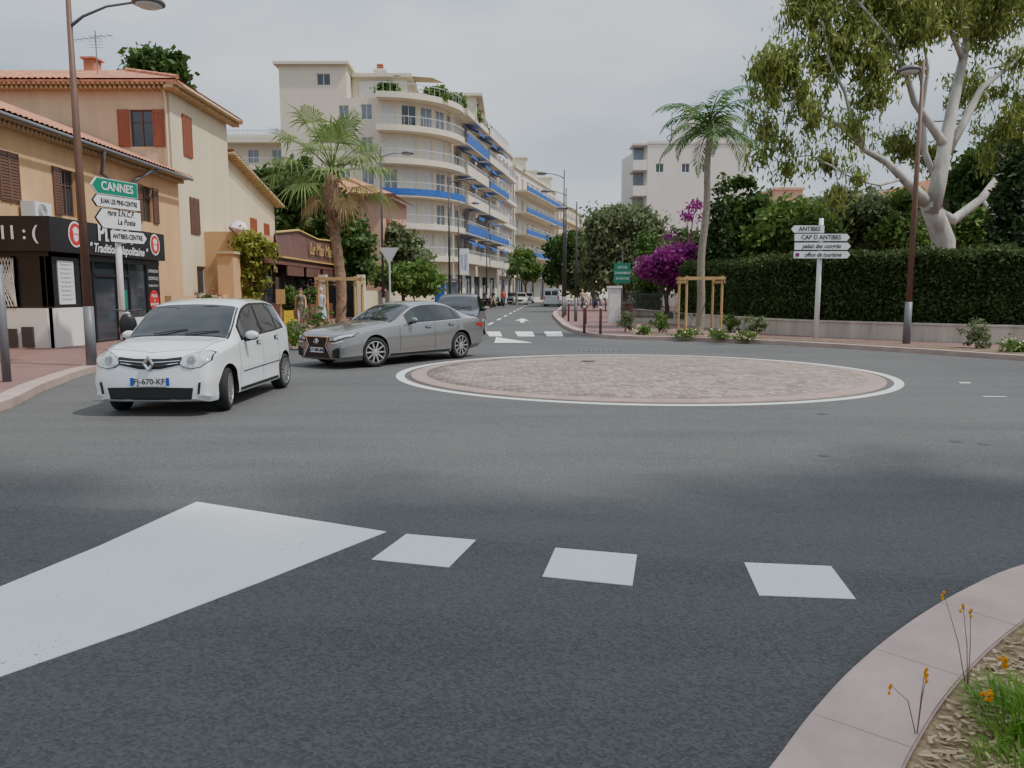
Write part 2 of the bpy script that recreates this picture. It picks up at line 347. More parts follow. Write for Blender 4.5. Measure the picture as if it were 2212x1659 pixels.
def shutter(root,P,rz,w,h,m):
    key=('s',round(w,2),round(h,2),m)
    if key not in WC:
        f=MB(); f.box(-w/2,w/2,-.05,-.012,0,h)
        k=int(h/.09)
        for i in range(k): f.box(-w/2+.05,w/2-.05,-.066,-.05,.05+i*(h-.1)/k,.05+i*(h-.1)/k+.05)
        for x in (-w/2,w/2-.04): f.box(x,x+.04,-.07,-.05,0,h)
        o=f.build('shutter',m,None,local=True); WC[key]=o.data; bpy.data.objects.remove(o)
    o=bpy.data.objects.new('shutter',WC[key]); COL.objects.link(o); o.parent=root; o.location=V(P)-W[root.name]; o.rotation_euler=(0,0,rz); return o
def facade(root,wmb,p0,p1,z0,z1,wins,dep=.18):
    p0v=V((p0[0],p0[1],0)); d=(V((p1[0],p1[1],0))-p0v).normalized(); rz=math.atan2(d.y,d.x)
    wallholes(wmb,p0,p1,z0,z1,[(w[0]-w[2]/2,w[1],w[2],w[3]) for w in wins],dep)
    for w in wins:
        o=w[4] if len(w)>4 else {}
        P=p0v+d*w[0]+V((0,0,w[1]))
        if o.get('style')!='none': window(root,P,rz,w[2],w[3],o.get('style','two'),o.get('g','gls'),o.get('f','wht'))
        if 'sh' in o:
            sw=w[2]/2
            for sg in (-1,1): shutter(root,P+d*sg*(w[2]/2+sw/2+.02),rz,sw,w[3],o['sh'])
        if 'closed' in o:
            for sg in (-1,1): shutter(root,P+d*sg*w[2]/4,rz,w[2]/2,w[3],o['closed'])
# ------------------------------------------------------------ foliage
def leafcloud(blobs,ncl,nleaf,size,asp=1.8,cr=.45,droop=0,flat=0,shell=.55):
    B=np.array([b[:6] for b in blobs],float); wt=B[:,3]*B[:,4]*B[:,5]; wt=wt**.75; wt/=wt.sum()
    bi=rng.choice(len(B),ncl,p=wt); dirs=rng.normal(size=(ncl,3)); dirs/=np.linalg.norm(dirs,axis=1)[:,None]
    rad=shell+(1-shell)*rng.random(ncl)**.6; rad*=1+.12*rng.normal(size=ncl)
    C=B[bi,:3]+dirs*rad[:,None]*B[bi,3:6]
    crs=cr*(.6+.8*rng.random(ncl))
    ci=rng.integers(0,ncl,nleaf); off=rng.normal(size=(nleaf,3))*.5; off[:,2]*=.7
    P=C[ci]+off*crs[ci][:,None]
    if droop: P[:,2]-=droop*rng.random(nleaf)*crs[ci]*2
    u=rng.normal(size=(nleaf,3)); 
    if droop: u[:,2]=-abs(u[:,2])*(1+3*droop)
    u/=np.linalg.norm(u,axis=1)[:,None]
    w=np.cross(u,rng.normal(size=(nleaf,3))); w/=np.linalg.norm(w,axis=1)[:,None]
    s=size*(.6+.8*rng.random(nleaf))[:,None]
    a=P-u*s*asp/2; b=P+w*s/2; c=P+u*s*asp/2; d=P-w*s/2
    return np.stack([a,b,c,d],1).reshape(-1,3)
def leafmesh(name,Vt,mt,parent=None,off=None):
    n=len(Vt)//4; me=bpy.data.meshes.new(name)
    if off is None: off=W.get(parent.name,V((0,0,0))) if parent else V([float(x) for x in (Vt[:,0].mean(),Vt[:,1].mean(),Vt[:,2].min())])
    A=(Vt-np.array(off)).astype(np.float32)
    me.vertices.add(n*4); me.vertices.foreach_set('co',A.ravel()); me.loops.add(n*4); me.loops.foreach_set('vertex_index',np.arange(n*4,dtype=np.int32))
    me.polygons.add(n); me.polygons.foreach_set('loop_start',np.arange(0,n*4,4,dtype=np.int32)); 
    me.materials.append(M[mt]); me.update(calc_edges=True); me.validate()
    o=bpy.data.objects.new(name,me); COL.objects.link(o)
    if parent: o.parent=parent
    else: o.location=off
    W[o.name]=V(off); return o
def tree(name,label,cat,loc,blobs,tr,ncl,nleaf,size,lm,bark='bark',group=None,fork=.5,asp=1.8,cr=.45,droop=0,shell=.5,limbs=True):
    r=thing(name,label,cat,loc,0,group); x,y,z=loc; t=MB()
    zs=[b[2] for b in blobs]; zf=z+(min(zs)-z)*fork+.2
    t.tube([(x,y,z-.1),(x+.05,y,z+(zf-z)*.5),(x,y,zf)],[tr*1.25,tr,tr*.85],10)
    if limbs:
        for b in blobs:
            e=V(b[:3]); m=V((x,y,zf)).lerp(e,.5)+V((random.uniform(-.2,.2),random.uniform(-.2,.2),.15))
            t.tube([(x,y,zf-.1),m,e],[tr*.6,tr*.4,tr*.12],7)
            for k in range(3):
                q=e+V((random.uniform(-1,1)*b[3],random.uniform(-1,1)*b[4],random.uniform(-.3,.8)*b[5]))*.7
                t.tube([m,(m+q)/2+V((0,0,.1)),q],[tr*.28,tr*.15,tr*.05],5)
    t.build('trunk',bark,r,True)
    leafmesh('crown',leafcloud(blobs,ncl,nleaf,size,asp,cr,droop,shell=shell),lm,r)
    return r
def shrub(label,loc,blobs,ncl,nl,size,lm,group=None,flower=None,nf=0,name='shrub',cat='shrub',asp=1.8,cr=.15,fs=.05):
    r=thing(name,label,cat,loc,0,group); st=MB()
    for b in blobs: st.tube([(loc[0],loc[1],loc[2]-.03),(b[0],b[1],b[2])],[.02,.008],5)
    st.build('stem','bark',r); leafmesh('foliage',leafcloud(blobs,ncl,nl,size,asp,cr,shell=.2),lm,r)
    if flower: leafmesh('flowers',leafcloud([(b[0],b[1],b[2]+b[5]*.25,b[3],b[4],b[5]) for b in blobs],nf,nf*5,fs,1.1,fs*1.2,shell=.8),flower,r)
    return r
# ------------------------------------------------------------ world and sun
wd=bpy.data.worlds.new('World'); S.world=wd; wd.use_nodes=True; n=wd.node_tree.nodes; l=wd.node_tree.links
EL=math.radians(57); AZ=V((.95,-.32,0)).normalized()
sk=n.new('ShaderNodeTexSky'); sk.sky_type='NISHITA'; sk.sun_disc=False; sk.sun_elevation=EL; sk.sun_rotation=math.atan2(AZ.x,AZ.y); sk.dust_density=2
tc=n.new('ShaderNodeTexCoord'); mp=n.new('ShaderNodeMapping'); mp.inputs['Scale'].default_value=(1,1,2.6); mp.inputs['Location'].default_value=(.3,.5,.1)
l.new(tc.outputs['Generated'],mp.inputs[0]); nz=n.new('ShaderNodeTexNoise'); nz.inputs['Scale'].default_value=2.1; nz.inputs['Detail'].default_value=7; nz.inputs['Roughness'].default_value=.52; nz.inputs['Distortion'].default_value=.4
l.new(mp.outputs[0],nz.inputs[0]); cr=n.new('ShaderNodeValToRGB'); cr.color_ramp.elements[0].position=.3; cr.color_ramp.elements[1].position=.56
cr.color_ramp.elements[0].color=(.72,.72,.72,1); cr.color_ramp.elements[1].color=(.97,.97,.97,1); l.new(nz.outputs[0],cr.inputs[0])
c2=n.new('ShaderNodeValToRGB'); c2.color_ramp.elements[0].position=.36; c2.color_ramp.elements[1].position=.66
c2.color_ramp.elements[0].color=(5.0,6.1,7.3,1); c2.color_ramp.elements[1].color=(8.0,8.7,9.4,1)
nz2=n.new('ShaderNodeTexNoise'); nz2.inputs['Scale'].default_value=2.9; nz2.inputs['Detail'].default_value=7; nz2.inputs['Distortion'].default_value=.3; l.new(mp.outputs[0],nz2.inputs[0]); l.new(nz2.outputs[0],c2.inputs[0])
mx=n.new('ShaderNodeMix'); mx.data_type='RGBA'; mx.clamp_result=False; l.new(cr.outputs[0],mx.inputs[0]); l.new(sk.outputs[0],mx.inputs[6]); l.new(c2.outputs[0],mx.inputs[7])
sx=n.new('ShaderNodeSeparateXYZ'); l.new(tc.outputs['Generated'],sx.inputs[0]); mz=n.new('ShaderNodeMath'); mz.operation='MAXIMUM'; mz.inputs[1].default_value=0; l.new(sx.outputs[2],mz.inputs[0])
ma=n.new('ShaderNodeMath'); ma.operation='MULTIPLY_ADD'; ma.inputs[1].default_value=.75; ma.inputs[2].default_value=.95; l.new(mz.outputs[0],ma.inputs[0])
vs_=n.new('ShaderNodeVectorMath'); vs_.operation='SCALE'; l.new(mx.outputs[2],vs_.inputs[0]); l.new(ma.outputs[0],vs_.inputs['Scale'])
bg=n['Background']; l.new(vs_.outputs[0],bg.inputs[0]); bg.inputs[1].default_value=.1
sl=bpy.data.lights.new('sun','SUN'); sl.energy=3.3; sl.angle=math.radians(2); sl.color=(1,.955,.88); so=bpy.data.objects.new('sun',sl); COL.objects.link(so)
sd=V((AZ.x*math.cos(EL),AZ.y*math.cos(EL),math.sin(EL))); so.rotation_euler=(-sd).to_track_quat('-Z','Y').to_euler()
# ------------------------------------------------------------ ground
g=MB(); g.quad((-900,-60,-.004),(900,-60,-.004),(900,1800,-.004),(-900,1800,-.004)); structure(g.build('ground','ground'))
LK=smoothpath([(-30,-4),(-16,4.5),(-9.5,6.6),(-7.2,8.6),(-7.07,10.5),(-7.9,13),(-8.6,16.2),(-8.1,19.3),(-6.5,22.1),(-5.3,24),(-4.8,27),(-4.7,33),(-4.6,39.4),(-3.3,62),(-2,86),(-1,100),(3,125),(10,150),(26,200)])
RK=smoothpath([(40,9.5),(20,13.4),(14.5,16.2),(12.25,18.4),(11,20.4),(8.6,23.6),(6,25.8),(3.77,26.8),(2.75,29.3),(2.4,34),(2.45,40),(2.9,55),(4.2,70),(5.6,86),(7.4,100),(11,120),(19,145),(36,190)])
r=MB(); r.prism([(-60,-30),(60,-30),(60,60),(60,200),(-60,200)],-.003,.004); structure(r.build('road','asph'))
p=MB(); p.prism([(q[0],q[1]) for q in offs(LK,-.32)]+[(26,260),(-60,260),(-60,-4)],0,.118); structure(p.build('pavement','pave'))
p=MB(); p.prism([(q[0],q[1]) for q in offs(RK,.32)]+[(90,190),(90,9.5)],0,.118); structure(p.build('pavement','pave'))
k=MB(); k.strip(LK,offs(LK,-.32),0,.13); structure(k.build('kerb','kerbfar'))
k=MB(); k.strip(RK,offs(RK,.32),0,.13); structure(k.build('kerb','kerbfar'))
seam=[G(-500,1060),G(425,1112),G(835,1150),G(1610,1220),G(2300,1272)]
a=MB(); a.prism(seam+[(12,-6),(-12,-6)],.0045,.008); structure(a.build('road','asph2'))
def mark(pts,z=.0125,m='paint'):
    q=MB(); q.prism([G(*p) for p in pts],.0085,z); return structure(q.build('road_marking',m))
mark([(425,1087),(835,1152),(560,1262),(300,1362),(0,1467),(-500,1640),(-500,1470),(0,1272),(210,1185)])
mark([(878,1157),(1028,1170),(970,1229),(803,1212)]); mark([(1200,1187),(1376,1202),(1366,1269),(1172,1249)]); mark([(1608,1219),(1795,1227),(1848,1298),(1640,1290)])
for xs in ((1050,1080),(1112,1150),(1175,1212)):
    mark([(xs[0],717),(xs[1],717),(xs[1]+5,727),(xs[0]+7,727)])
mark([(1072,729),(1150,741),(1068,741)]); mark([(1113,693),(1128,688),(1142,693),(1131,693),(1133,697),(1124,697),(1124,693)])
A0,A1=V(G(1052,702)),V(G(1136,659))
for i in range(9):
    a_=A0.lerp(A1,i/9); b_=A0.lerp(A1,i/9+.05); q=MB(); q.prism([(a_.x,a_.y),(a_.x+.14,a_.y),(b_.x+.14,b_.y),(b_.x,b_.y)],.0085,.0125); structure(q.build('road_marking','paint'))
mark([(2070,827),(2095,827),(2098,829),(2074,829)],m='ringpaint'); mark([(2122,857),(2172,858),(2175,859),(2126,858.5)],m='ringpaint')
# central island
IC=V((2.58,15.6)); IRY=.935
def circ(rr,n=96): return [(IC.x+rr*math.cos(2*PI*i/n),IC.y+IRY*rr*math.sin(2*PI*i/n)) for i in range(n+1)]
IM=Matrix.Translation((IC.x,IC.y,0))@Matrix.Diagonal((1,IRY,1,1))
q=MB(); q.strip(circ(4.74),circ(4.90),.0045,.009); structure(q.build('road_marking','ringpaint'))
isl=thing('roundabout_island','low round cobbled traffic island edged in pink stone with a white painted ring','traffic island',(IC.x,IC.y,0))
q=MB(); NS=96
q.lathe([(4.62,.0),(4.62,.02),(4.57,.028),(4.30,.035)],IM,NS); q.f=q.f[:-2]; q.mi=q.mi[:-2]
q.build('stone_rim','rimstone',isl,True)
q=MB(); q.lathe([(4.298,.0),(4.298,.034),(3.6,.05),(2.5,.07),(1.2,.085),(.01,.09)],IM,NS); q.build('cobbled_dome','cobble',isl,True)
for i,(x,y,rx) in enumerate(((1780,985,.06),(2065,955,.07),(2125,960,.07),(1776,895,.07),(1270,788,.16))):
    X,Y=G(x,y); z=.0045 if i<4 else .085; q=MB(); q.lathe([(rx,z),(rx,z+.003),(.01,z+.003)],Matrix.Translation((X,Y,0)),24)
    tag(q.build('manhole_cover','iron'),['small round iron cover in the asphalt at the edge of the shaded area','small iron cover at the right, left one of the side by side pair','small iron cover at the far right of the pair near the picture edge','small iron cover close to the edge of the island ring','iron cover in the cobbles of the island'][i],'manhole cover')
X,Y=G(1290,758); q=MB()
for i in range(9): q.box(X-.62+i*.14,X-.62+i*.14+.06,Y-.16,Y+.16,.0045,.012)
q.box(X-.66,X+.66,Y-.19,Y-.16,.0045,.013); q.box(X-.66,X+.66,Y+.16,Y+.19,.0045,.013)
tag(q.build('drain_grate','gpole'),'slotted drain grate in the road beyond the island','drain')
# near bed
NK=smoothpath([(-.35,.2),(.12,1.35),(.56,2.08),G(1659,1659,.05),G(1750,1540,.05),G(1849,1434,.05),G(1966,1341,.05),G(2089,1268,.05),G(2212,1218,.05),(4.0,4.82),(5.4,5.25),(9,5.7),(18,5)],6)
k=MB(); IN=offs(NK,.36); k.strip(NK,IN,0,.045); k.strip(offs(NK,.008),offs(NK,.352),.045,.052); structure(k.build('kerb','kerb'))
q=MB()
acc=0
for i in range(1,len(NK)-1):
    acc+=(V(NK[i])-V(NK[i-1])).length
    if acc>.68:
        acc=0; a_,b_=V(NK[i]),V(IN[i]); t_=(b_-a_).normalized(); w_=V((t_.y,-t_.x))*.002; a2=a_+t_*.01; b2=b_-t_*.01
        q.quad((a2.x-w_.x,a2.y-w_.y,.0525),(b2.x-w_.x,b2.y-w_.y,.0525),(b2.x+w_.x,b2.y+w_.y,.0525),(a2.x+w_.x,a2.y+w_.y,.0525))
structure(q.build('kerb_joints','joint'))
m=MB(); m.prism(IN+[(18,-3),(0,-3)],0,.035); structure(m.build('flower_bed_soil','mulch'))
cv=[]
for i in range(11000):
    x=random.uniform(1.0,4.0); y=random.uniform(1.7,4.6)
    best=min(range(len(IN)),key=lambda q:(IN[q][0]-x)**2+(IN[q][1]-y)**2); b0=V(IN[best]); t=(V(IN[min(best+1,len(IN)-1)])-V(IN[max(best-1,0)])).normalized()
    if (V((x,y))-b0).dot(V((t.y,-t.x)))<.02: continue
    a=random.uniform(0,2*PI); L=random.uniform(.008,.03); w_=random.uniform(.004,.009); u=V((math.cos(a),math.sin(a),random.uniform(-.3,.3)))*L; ww=V((-math.sin(a),math.cos(a),random.uniform(-.3,.3)))*w_; c=V((x,y,.04+random.uniform(0,.018)))
    cv+=[c-u-ww,c+u-ww,c+u+ww,c-u+ww]
tag(leafmesh('wood_chips',np.array([tuple(v) for v in cv]),'chip'),'pale wood chip mulch covering the flower bed beside the near kerb','mulch',kind='stuff')
def grassclump(label,X,Y,n,h,spread,flowers,group,seed):
    random.seed(seed); r=thing('flowering_plant',label,'plant',(X,Y,.04),0,group); b=MB()
    for i in range(n):
        a=random.uniform(0,2*PI); r0=random.random()**.5*spread*.5; le=random.uniform(.15,.7)*h; hh=h*random.uniform(.35,1)*(1-.35*r0/(spread*.5))
        x0,y0=X+r0*math.cos(a),Y+r0*math.sin(a); dx,dy=math.cos(a)*le,math.sin(a)*le; w_=random.uniform(.0025,.005); px,py=-math.sin(a)*w_,math.cos(a)*w_
        P=[(x0,y0,.035),(x0+dx*.35,y0+dy*.35,.04+hh*.6),(x0+dx,y0+dy,.04+hh*random.uniform(.7,1))]
        b.add([(P[0][0]-px,P[0][1]-py,P[0][2]),(P[0][0]+px,P[0][1]+py,P[0][2]),(P[1][0]+px,P[1][1]+py,P[1][2]),(P[1][0]-px,P[1][1]-py,P[1][2]),P[2]],[(0,1,2,3),(3,2,4)])
    b.build('leaves','l_grass',r)
    st=MB(); fl=[]
    for (dx,dy,hh) in flowers:
        e=V((X+dx,Y+dy,.04+hh)); st.tube([(X+dx*.3,Y+dy*.3,.03),(X+dx*.6,Y+dy*.6,.04+hh*.6),e],[.003,.0025,.002],5)
        fl.append(e)
    if flowers:
        st.build('stalk','l_grass',r)
        for e in fl:
            f=MB()
            for k_ in range(18):
                a=random.uniform(0,2*PI); zz=random.uniform(-.02,.022); rr=.018*(1-abs(zz)/.05); c=e+V((math.cos(a)*rr,math.sin(a)*rr,zz)); f.ell(c,(.008,.008,.005),5,3)
            f.build('flower_head','orange',r)
    random.seed(seed+1); return r
grassclump('bright green grassy clump with orange flower heads in the near flower bed',1.96,2.68,460,.21,.44,[(-.05,-.14,.17),(.04,-.10,.22),(-.22,-.02,.14),(.06,.05,.25),(-.08,.12,.2)],None,1)
grassclump('sparse low green plant at the bottom edge of the near bed',1.72,2.40,170,.12,.34,[],None,5)
grassclump('small green tuft farther along the near bed toward the picture edge',2.5,3.35,120,.12,.25,[(.0,-.05,.14)],None,9)
for (x,y,h,lab) in ((2090,1500,.42,'tall thin dry seed stalk beside the near kerb behind the clump'),(1980,1590,.3,'leaning thin stalk with small orange buds over the near kerb')):
    X,Y=G(x,y,.04); r_=thing('dry_stalk',lab,'plant',(X,Y,.04)); s=MB(); tips=[]
    for k_ in range(3):
        dx=random.uniform(-.14,.02); dy=random.uniform(-.05,.05); tip=V((X+dx,Y+dy,.04+h*random.uniform(.7,1.05))); s.tube([(X,Y,.03),(X+dx*.4,Y+dy*.5,.04+h*.5),tip],[.0022,.0018,.001],5); tips.append(tip)
    s.build('stem','bark',r_)
    for tip in tips:
        f=MB()
        for k_ in range(3): f.ell(tip+V((random.uniform(-.006,.006),random.uniform(-.006,.006),-.014*k_)),(.006,.006,.008),5,4)
        f.build('bud','orange',r_)
RS=offs(RK,.33); RS2=offs(RK,1.5)
i0=[i for i,p in enumerate(RS) if p[0]<13.6 and p[1]<26.9]; i0=(min(i0),max(i0))
q=MB(); q.strip(RS[i0[0]:i0[1]],RS2[i0[0]:i0[1]],.1,.14); structure(q.build('flower_bed_soil','earth'))
LS=offs(LK,-.33); LS2=offs(LK,-1.7); j0=[i for i,p in enumerate(LS) if 20.3<p[1]<28]; j0=(min(j0),max(j0))
q=MB(); q.strip(LS[j0[0]:j0[1]],LS2[j0[0]:j0[1]],.1,.14); structure(q.build('flower_bed_soil','earth'))
WL=smoothpath([(6.9,44),(8.2,34),(9.15,29),(10.4,26.4),(12.2,24.4),(14.8,22.2),(19,20),(30,17)],5)
q=MB(); q.strip(WL,offs(WL,-.25),.1,.62); q.strip(offs(WL,.03),offs(WL,-.28),.622,.68)
tag(q.build('garden_wall','wallgrey'),'low weathered concrete garden wall below the long clipped hedge','wall')
# ------------------------------------------------------------ LEFT BUILDINGS
def eaves(mb,p0,p1,z,r=.07,sp=.2):
    p0=V((p0[0],p0[1],z)); p1=V((p1[0],p1[1],z)); d=p1-p0; L=d.length; d.normalize(); n=V((d.y,-d.x,0))
    for row in range(2):
        k=int(L/sp)
        for i in range(k):
            c=p0+d*(i+.5)*sp-V((0,0,.14*row))-n*.17*row; mb.tube([c-n*.35,c],r,6)
b=thing('town_house','orange two storey house with brown shutters above the pizza shop','house',(-14,25,.1)); w=MB()
facade(b,w,(-14,12),(-14,33),.1,6.4,[(21.9-12,4.15,.85,1.35,{'closed':'br_sh'}),(24.8-12,4.0,.8,1.45,{'sh':'br_sh','style':'cross','f':'br_sh'}),(30.1-12,4.3,.85,1.35,{'sh':'br_sh','style':'cross','f':'br_sh'}),(15-12,4.15,.85,1.35,{'closed':'br_sh'}),(18.4-12,4.15,.85,1.35,{'closed':'br_sh'}),(30-12,1,1.2,1.5)])
w.quad((-14,33,.1),(-24,33,.1),(-24,33,6.4),(-14,33,6.4)); w.quad((-24,12,.1),(-14,12,.1),(-14,12,6.4),(-24,12,6.4)); w.build('wall','ochre',b)
q=MB(); q.corr((-13.45,11.8,6.42),(-13.45,33.2,6.42),(-5.5,0,2.2)); q.quad((-19,11.8,8.6),(-19,33.2,8.6),(-24.5,33.2,6.4),(-24.5,11.8,6.4))
q.quad((-13.5,11.8,6.40),(-13.5,33.1,6.40),(-18.9,33.1,8.57),(-18.9,11.8,8.57)); q.build('roof','tile',b)
q=MB(); eaves(q,(-13.55,12),(-13.55,33),6.33); q.build('eave_tiles','eave',b)
q=MB(); q.tube([(-13.4,12,6.3),(-13.4,33,6.3)],.07,6); q.tube([(-13.4,26,6.3),(-13.85,26.6,5.6),(-13.85,27.6,5.4),(-13.85,27.6,3.7)],.06,7); q.tube([(-13.4,30,6.3),(-13.85,29.4,5.9),(-13.85,28.3,5.4),(-13.85,28.3,4),(-13.85,27.7,3.9)],.06,7); q.build('gutter_pipe','gpole',b,True)
s=thing('pizza_shop','black framed pizza shop extension with red round logos on its sign band','shop',(-12.9,24,.1))
q=MB()
for y in (21.0,22.45,23.15,24.5,25.3,26.5,27.4): q.box(-12.6,-12.5,y,y+.1,.1,2.8)
for x in (-14,-13.5,-12.75): q.box(x,x+.12,21.0,21.1,.1,2.8)
q.box(-12.62,-12.48,22.5,27.5,2.55,2.72); q.box(-14,-12.5,20.98,21.1,2.6,2.72); q.box(-12.6,-12.49,26.55,27.45,.4,2.6); q.box(-12.6,-12.5,23.2,25.3,2.1,2.2); q.box(-13.6,-12.5,21.0,21.12,1.25,2.6)
q.box(-12.61,-12.5,21.05,22.5,1.2,2.6)
q.build('frame','blackp',s)
q=MB(); q.box(-12.58,-12.54,22.5,27.45,.15,2.6); q.build('window','gls',s); q=MB(); q.box(-13.98,-12.6,21.04,21.08,1.2,2.6); q.build('window','gls',s)
q=MB(); q.box(-12.62,-12.46,21.0,22.5,.1,1.2); q.build('base_wall','whitew',s); q=MB(); q.box(-14,-12.62,20.94,21.1,.1,1.2); q.build('base_wall','whitew',s); q=MB(); q.box(-12.62,-12.5,25.35,26.5,.1,.8); q.build('base_wall','whitew',s)
q=MB(); q.box(-14.1,-12.3,20.8,27.6,2.725,3.65); q.build('sign_band','blackp',s)
q=MB()
for i in range(16):
    for sg in (-1,1):
        x=-14+i*.09; q.tube([(max(-14,min(-13.4,x-.3*sg)),20.93+.01*sg,1.25),(max(-14,min(-13.4,x+.3*sg)),20.93+.01*sg,2.55)],.012,4)
q.build('lattice','whitew',s)
q=MB(); q.box(-13.8,-13.45,20.86,20.94,.15,.65); q.build('utility_box','dark',s); q=MB(); q.box(-13.3,-13.0,20.86,20.94,.15,.7); q.build('utility_box','dark',s)
q=MB(); q.box(-12.5,-12.47,21.35,22.1,1.3,2.5); q.build('menu_board','signw',s)
for i in range(9): text(s,'Pizza Napolitaine  %d'%(9+i%4),.07,(-12.465,21.72,2.4-i*.12),(0,1,0),'ink')
def disc(mb,P,d,r_,m=0,off=0):
    d=V(d).normalized(); nn=d.cross(V((0,0,1))); P=V(P)+nn*off; mb.m=m
    mb.add([P+d*math.cos(2*PI*i/28)*r_+V((0,0,1))*math.sin(2*PI*i/28)*r_ for i in range(28)],[tuple(range(28))])
for y in (22.0,26.85):
    q=MB(); disc(q,(-12.29,y,3.25),(0,1,0),.36,0); disc(q,(-12.285,y,3.25),(0,1,0),.36*.86,1)
    q.m=0
    P=[(-.13,.02),(-.15,.14),(-.07,.19),(0,.22),(.07,.19),(.15,.14),(.13,.02)]; q.add([(-12.28,y+a,3.25+c) for a,c in P],[tuple(range(7))])
    P=[(-.12,-.01),(-.12,-.12),(-.05,-.2),(.05,-.2),(.12,-.12),(.12,-.01)]; q.add([(-12.28,y+a,3.25+c) for a,c in P],[tuple(range(6))]); q.build('logo',['signw','red'],s)
text(s,'PIZZA',.66,(-12.29,24.2,3.38),(0,1,0),'signw',bold=.02,sx=1.15); text(s,'" Tradition Napolitaine "',.36,(-12.29,24.45,2.93),(0,1,0),'signw',bold=.008,italic=.3)
text(s,'11 : (',.5,(-13.15,20.79,3.2),(1,0,0),'signw',bold=.01)
for t_,z,sz,mm in (('LIVRAISON',2.35,.15,'signw'),('DOMICILE',2.1,.16,'signw'),('09 86 07 69 11',1.85,.12,'signw')): text(s,t_,sz,(-12.48,27,z),(0,1,0),mm)
q=MB(); disc(q,(-12.48,27,1.35),(0,1,0),.36,0); q.build('red_disc','red',s)
for t_,z in (('PIZZAS',1.5),('A',1.35),('EMPORTER',1.2)): text(s,t_,.13,(-12.475,27,z),(0,1,0),'signw',bold=.004)
q=MB(); q.box(-12.5,-12.47,22.7,23.0,.7,1.1); q.build('poster','red',s)
q=MB(); q.box(-12.5,-12.47,24.7,25.1,1.1,1.7); q.build('poster','signg',s)
ac=thing('air_conditioner','white air conditioning unit standing on the flat roof of the shop','air conditioner',(-13.7,22.6,3.65)); q=MB(); q.box(-13.9,-13.5,22.2,23,3.68,4.2); q.build('casing','signw',ac)
q=MB(); 
for rr in (.08,.14,.2): q.tube([(-13.49,22.55+rr*math.cos(a*PI/8),3.94+rr*math.sin(a*PI/8)) for a in range(17)],.008,4)
q.build('fan_grille','gpole',ac)
b=thing('town_house','cream and tan three storey house with red brown shutters and tiled hip roof','house',(-17,36,.1)); w=MB()
facade(b,w,(-26,33.02),(-14.2,33.02),.1,10.2,[(26-15.4,7.65,.95,1.5,{'sh':'red_sh','style':'cross','f':'br_sh'})])
w.m=1; facade(b,w,(-14.2,33.02),(-14.2,39.5),.1,10.2,[(1.6,7.5,.9,1.75,{'closed':'red_sh'}),(2.0,4.2,.95,1.6,{'closed':'br_sh'}),(3,1.5,2.0,1.3,{'g':'gls','f':'wht'})])
w.quad((-14.2,39.5,.1),(-26,39.5,.1),(-26,39.5,10.2),(-14.2,39.5,10.2)); w.build('wall',['tan','cream3'],b)
q=MB(); e=.65; x0,x1,y0,y1=-26.5,-14.2+e,33-e,39.5+e
q.corr((x0,y0,10.22),(x1-3.9,y0,10.22),(0,3.9,1.35)); q.add([(x1-3.9,y0,10.24),(x1,y0,10.24),(x1-3.9,36.25,11.58)],[(0,1,2)]); q.add([(x1,y0,10.23),(x1,y1,10.23),(x1-3.9,36.25,11.57)],[(0,1,2)]); q.quad((x1,y1,10.22),(x0,y1,10.22),(x0,36.25,11.55),(x1-3.9,36.25,11.55)); q.box(x0,x1-.02,y0+.02,y1-.02,10.1,10.19)
for i in range(14): yy=y0+i*(3.9/14); xx=x1-i*3.9/14; zz=10.26+i*1.35/14; q.tube([(xx+.03,yy-.02,zz),(xx-.28,yy+.28,zz+.11)],.09,6)
q.build('roof','tile',b)
q=MB(); eaves(q,(x0,y0+.05),(x1,y0+.05),10.08); eaves(q,(x1-.05,y0),(x1-.05,y1),10.08); q.build('eave_tiles','eave',b)
q=MB(); q.tube([(-14.35,32.85,10),(-14.3,32.9,9.6),(-14.3,32.9,6.5)],.05,6); q.tube([(-13.6,33,10.1),(-13.6,39.5,10.1)],.05,6); q.build('downpipe','cream3',b)
q=MB(); q.box(-19.2,-18.7,35.9,36.5,11.2,12.0); q.box(-19.3,-18.6,35.8,36.6,12.0,12.08); q.build('chimney','tile',b)
an=thing('tv_antenna','thin grey television antenna mast on the tan house roof','antenna',(-17.6,34,10.6)); q=MB(); q.tube([(-17.6,34,10.5),(-17.6,34,12.6)],.025,5); q.build('mast','gpole',an)
q=MB(); q.tube([(-18.6,34,12.2),(-16.9,34,12.4)],.015,4)
for i in range(7): xx=-18.5+i*.25; q.tube([(xx,33.7,12.2+i*.03),(xx,34.3,12.2+i*.03)],.01,4)
for i in range(5): q.tube([(-17.9+.02*i,34,11.9+.12*i),(-17.3,34,11.9+.12*i)],.01,4)
q.build('aerial','gpole',an)
b=thing('house_wing','cream lower house wing with a steeply falling tiled roof edge','house',(-16,43,.1)); w=MB()
w.add([(-14.4,39.52,.1),(-14.4,47.5,.1),(-14.4,47.5,6.9),(-14.4,39.52,8.6)],[(0,1,2,3)]); w.add([(-14.4,47.5,.1),(-20,47.5,.1),(-20,47.5,6.9),(-14.4,47.5,6.9)],[(0,1,2,3)]); w.build('wall','cream3',b)
q=MB(); q.corr((-20,47.9,6.9),(-13.9,47.9,6.9),(0,-8.4,1.8)); q.build('roof','tile',b)
q=MB()
for i in range(28): t_=i/27; q.tube([(-14.4,39.6+8.1*t_,8.52-1.72*t_),(-13.85,39.6+8.1*t_,8.52-1.72*t_)],.09,6)
q.build('eave_tiles','eave',b)
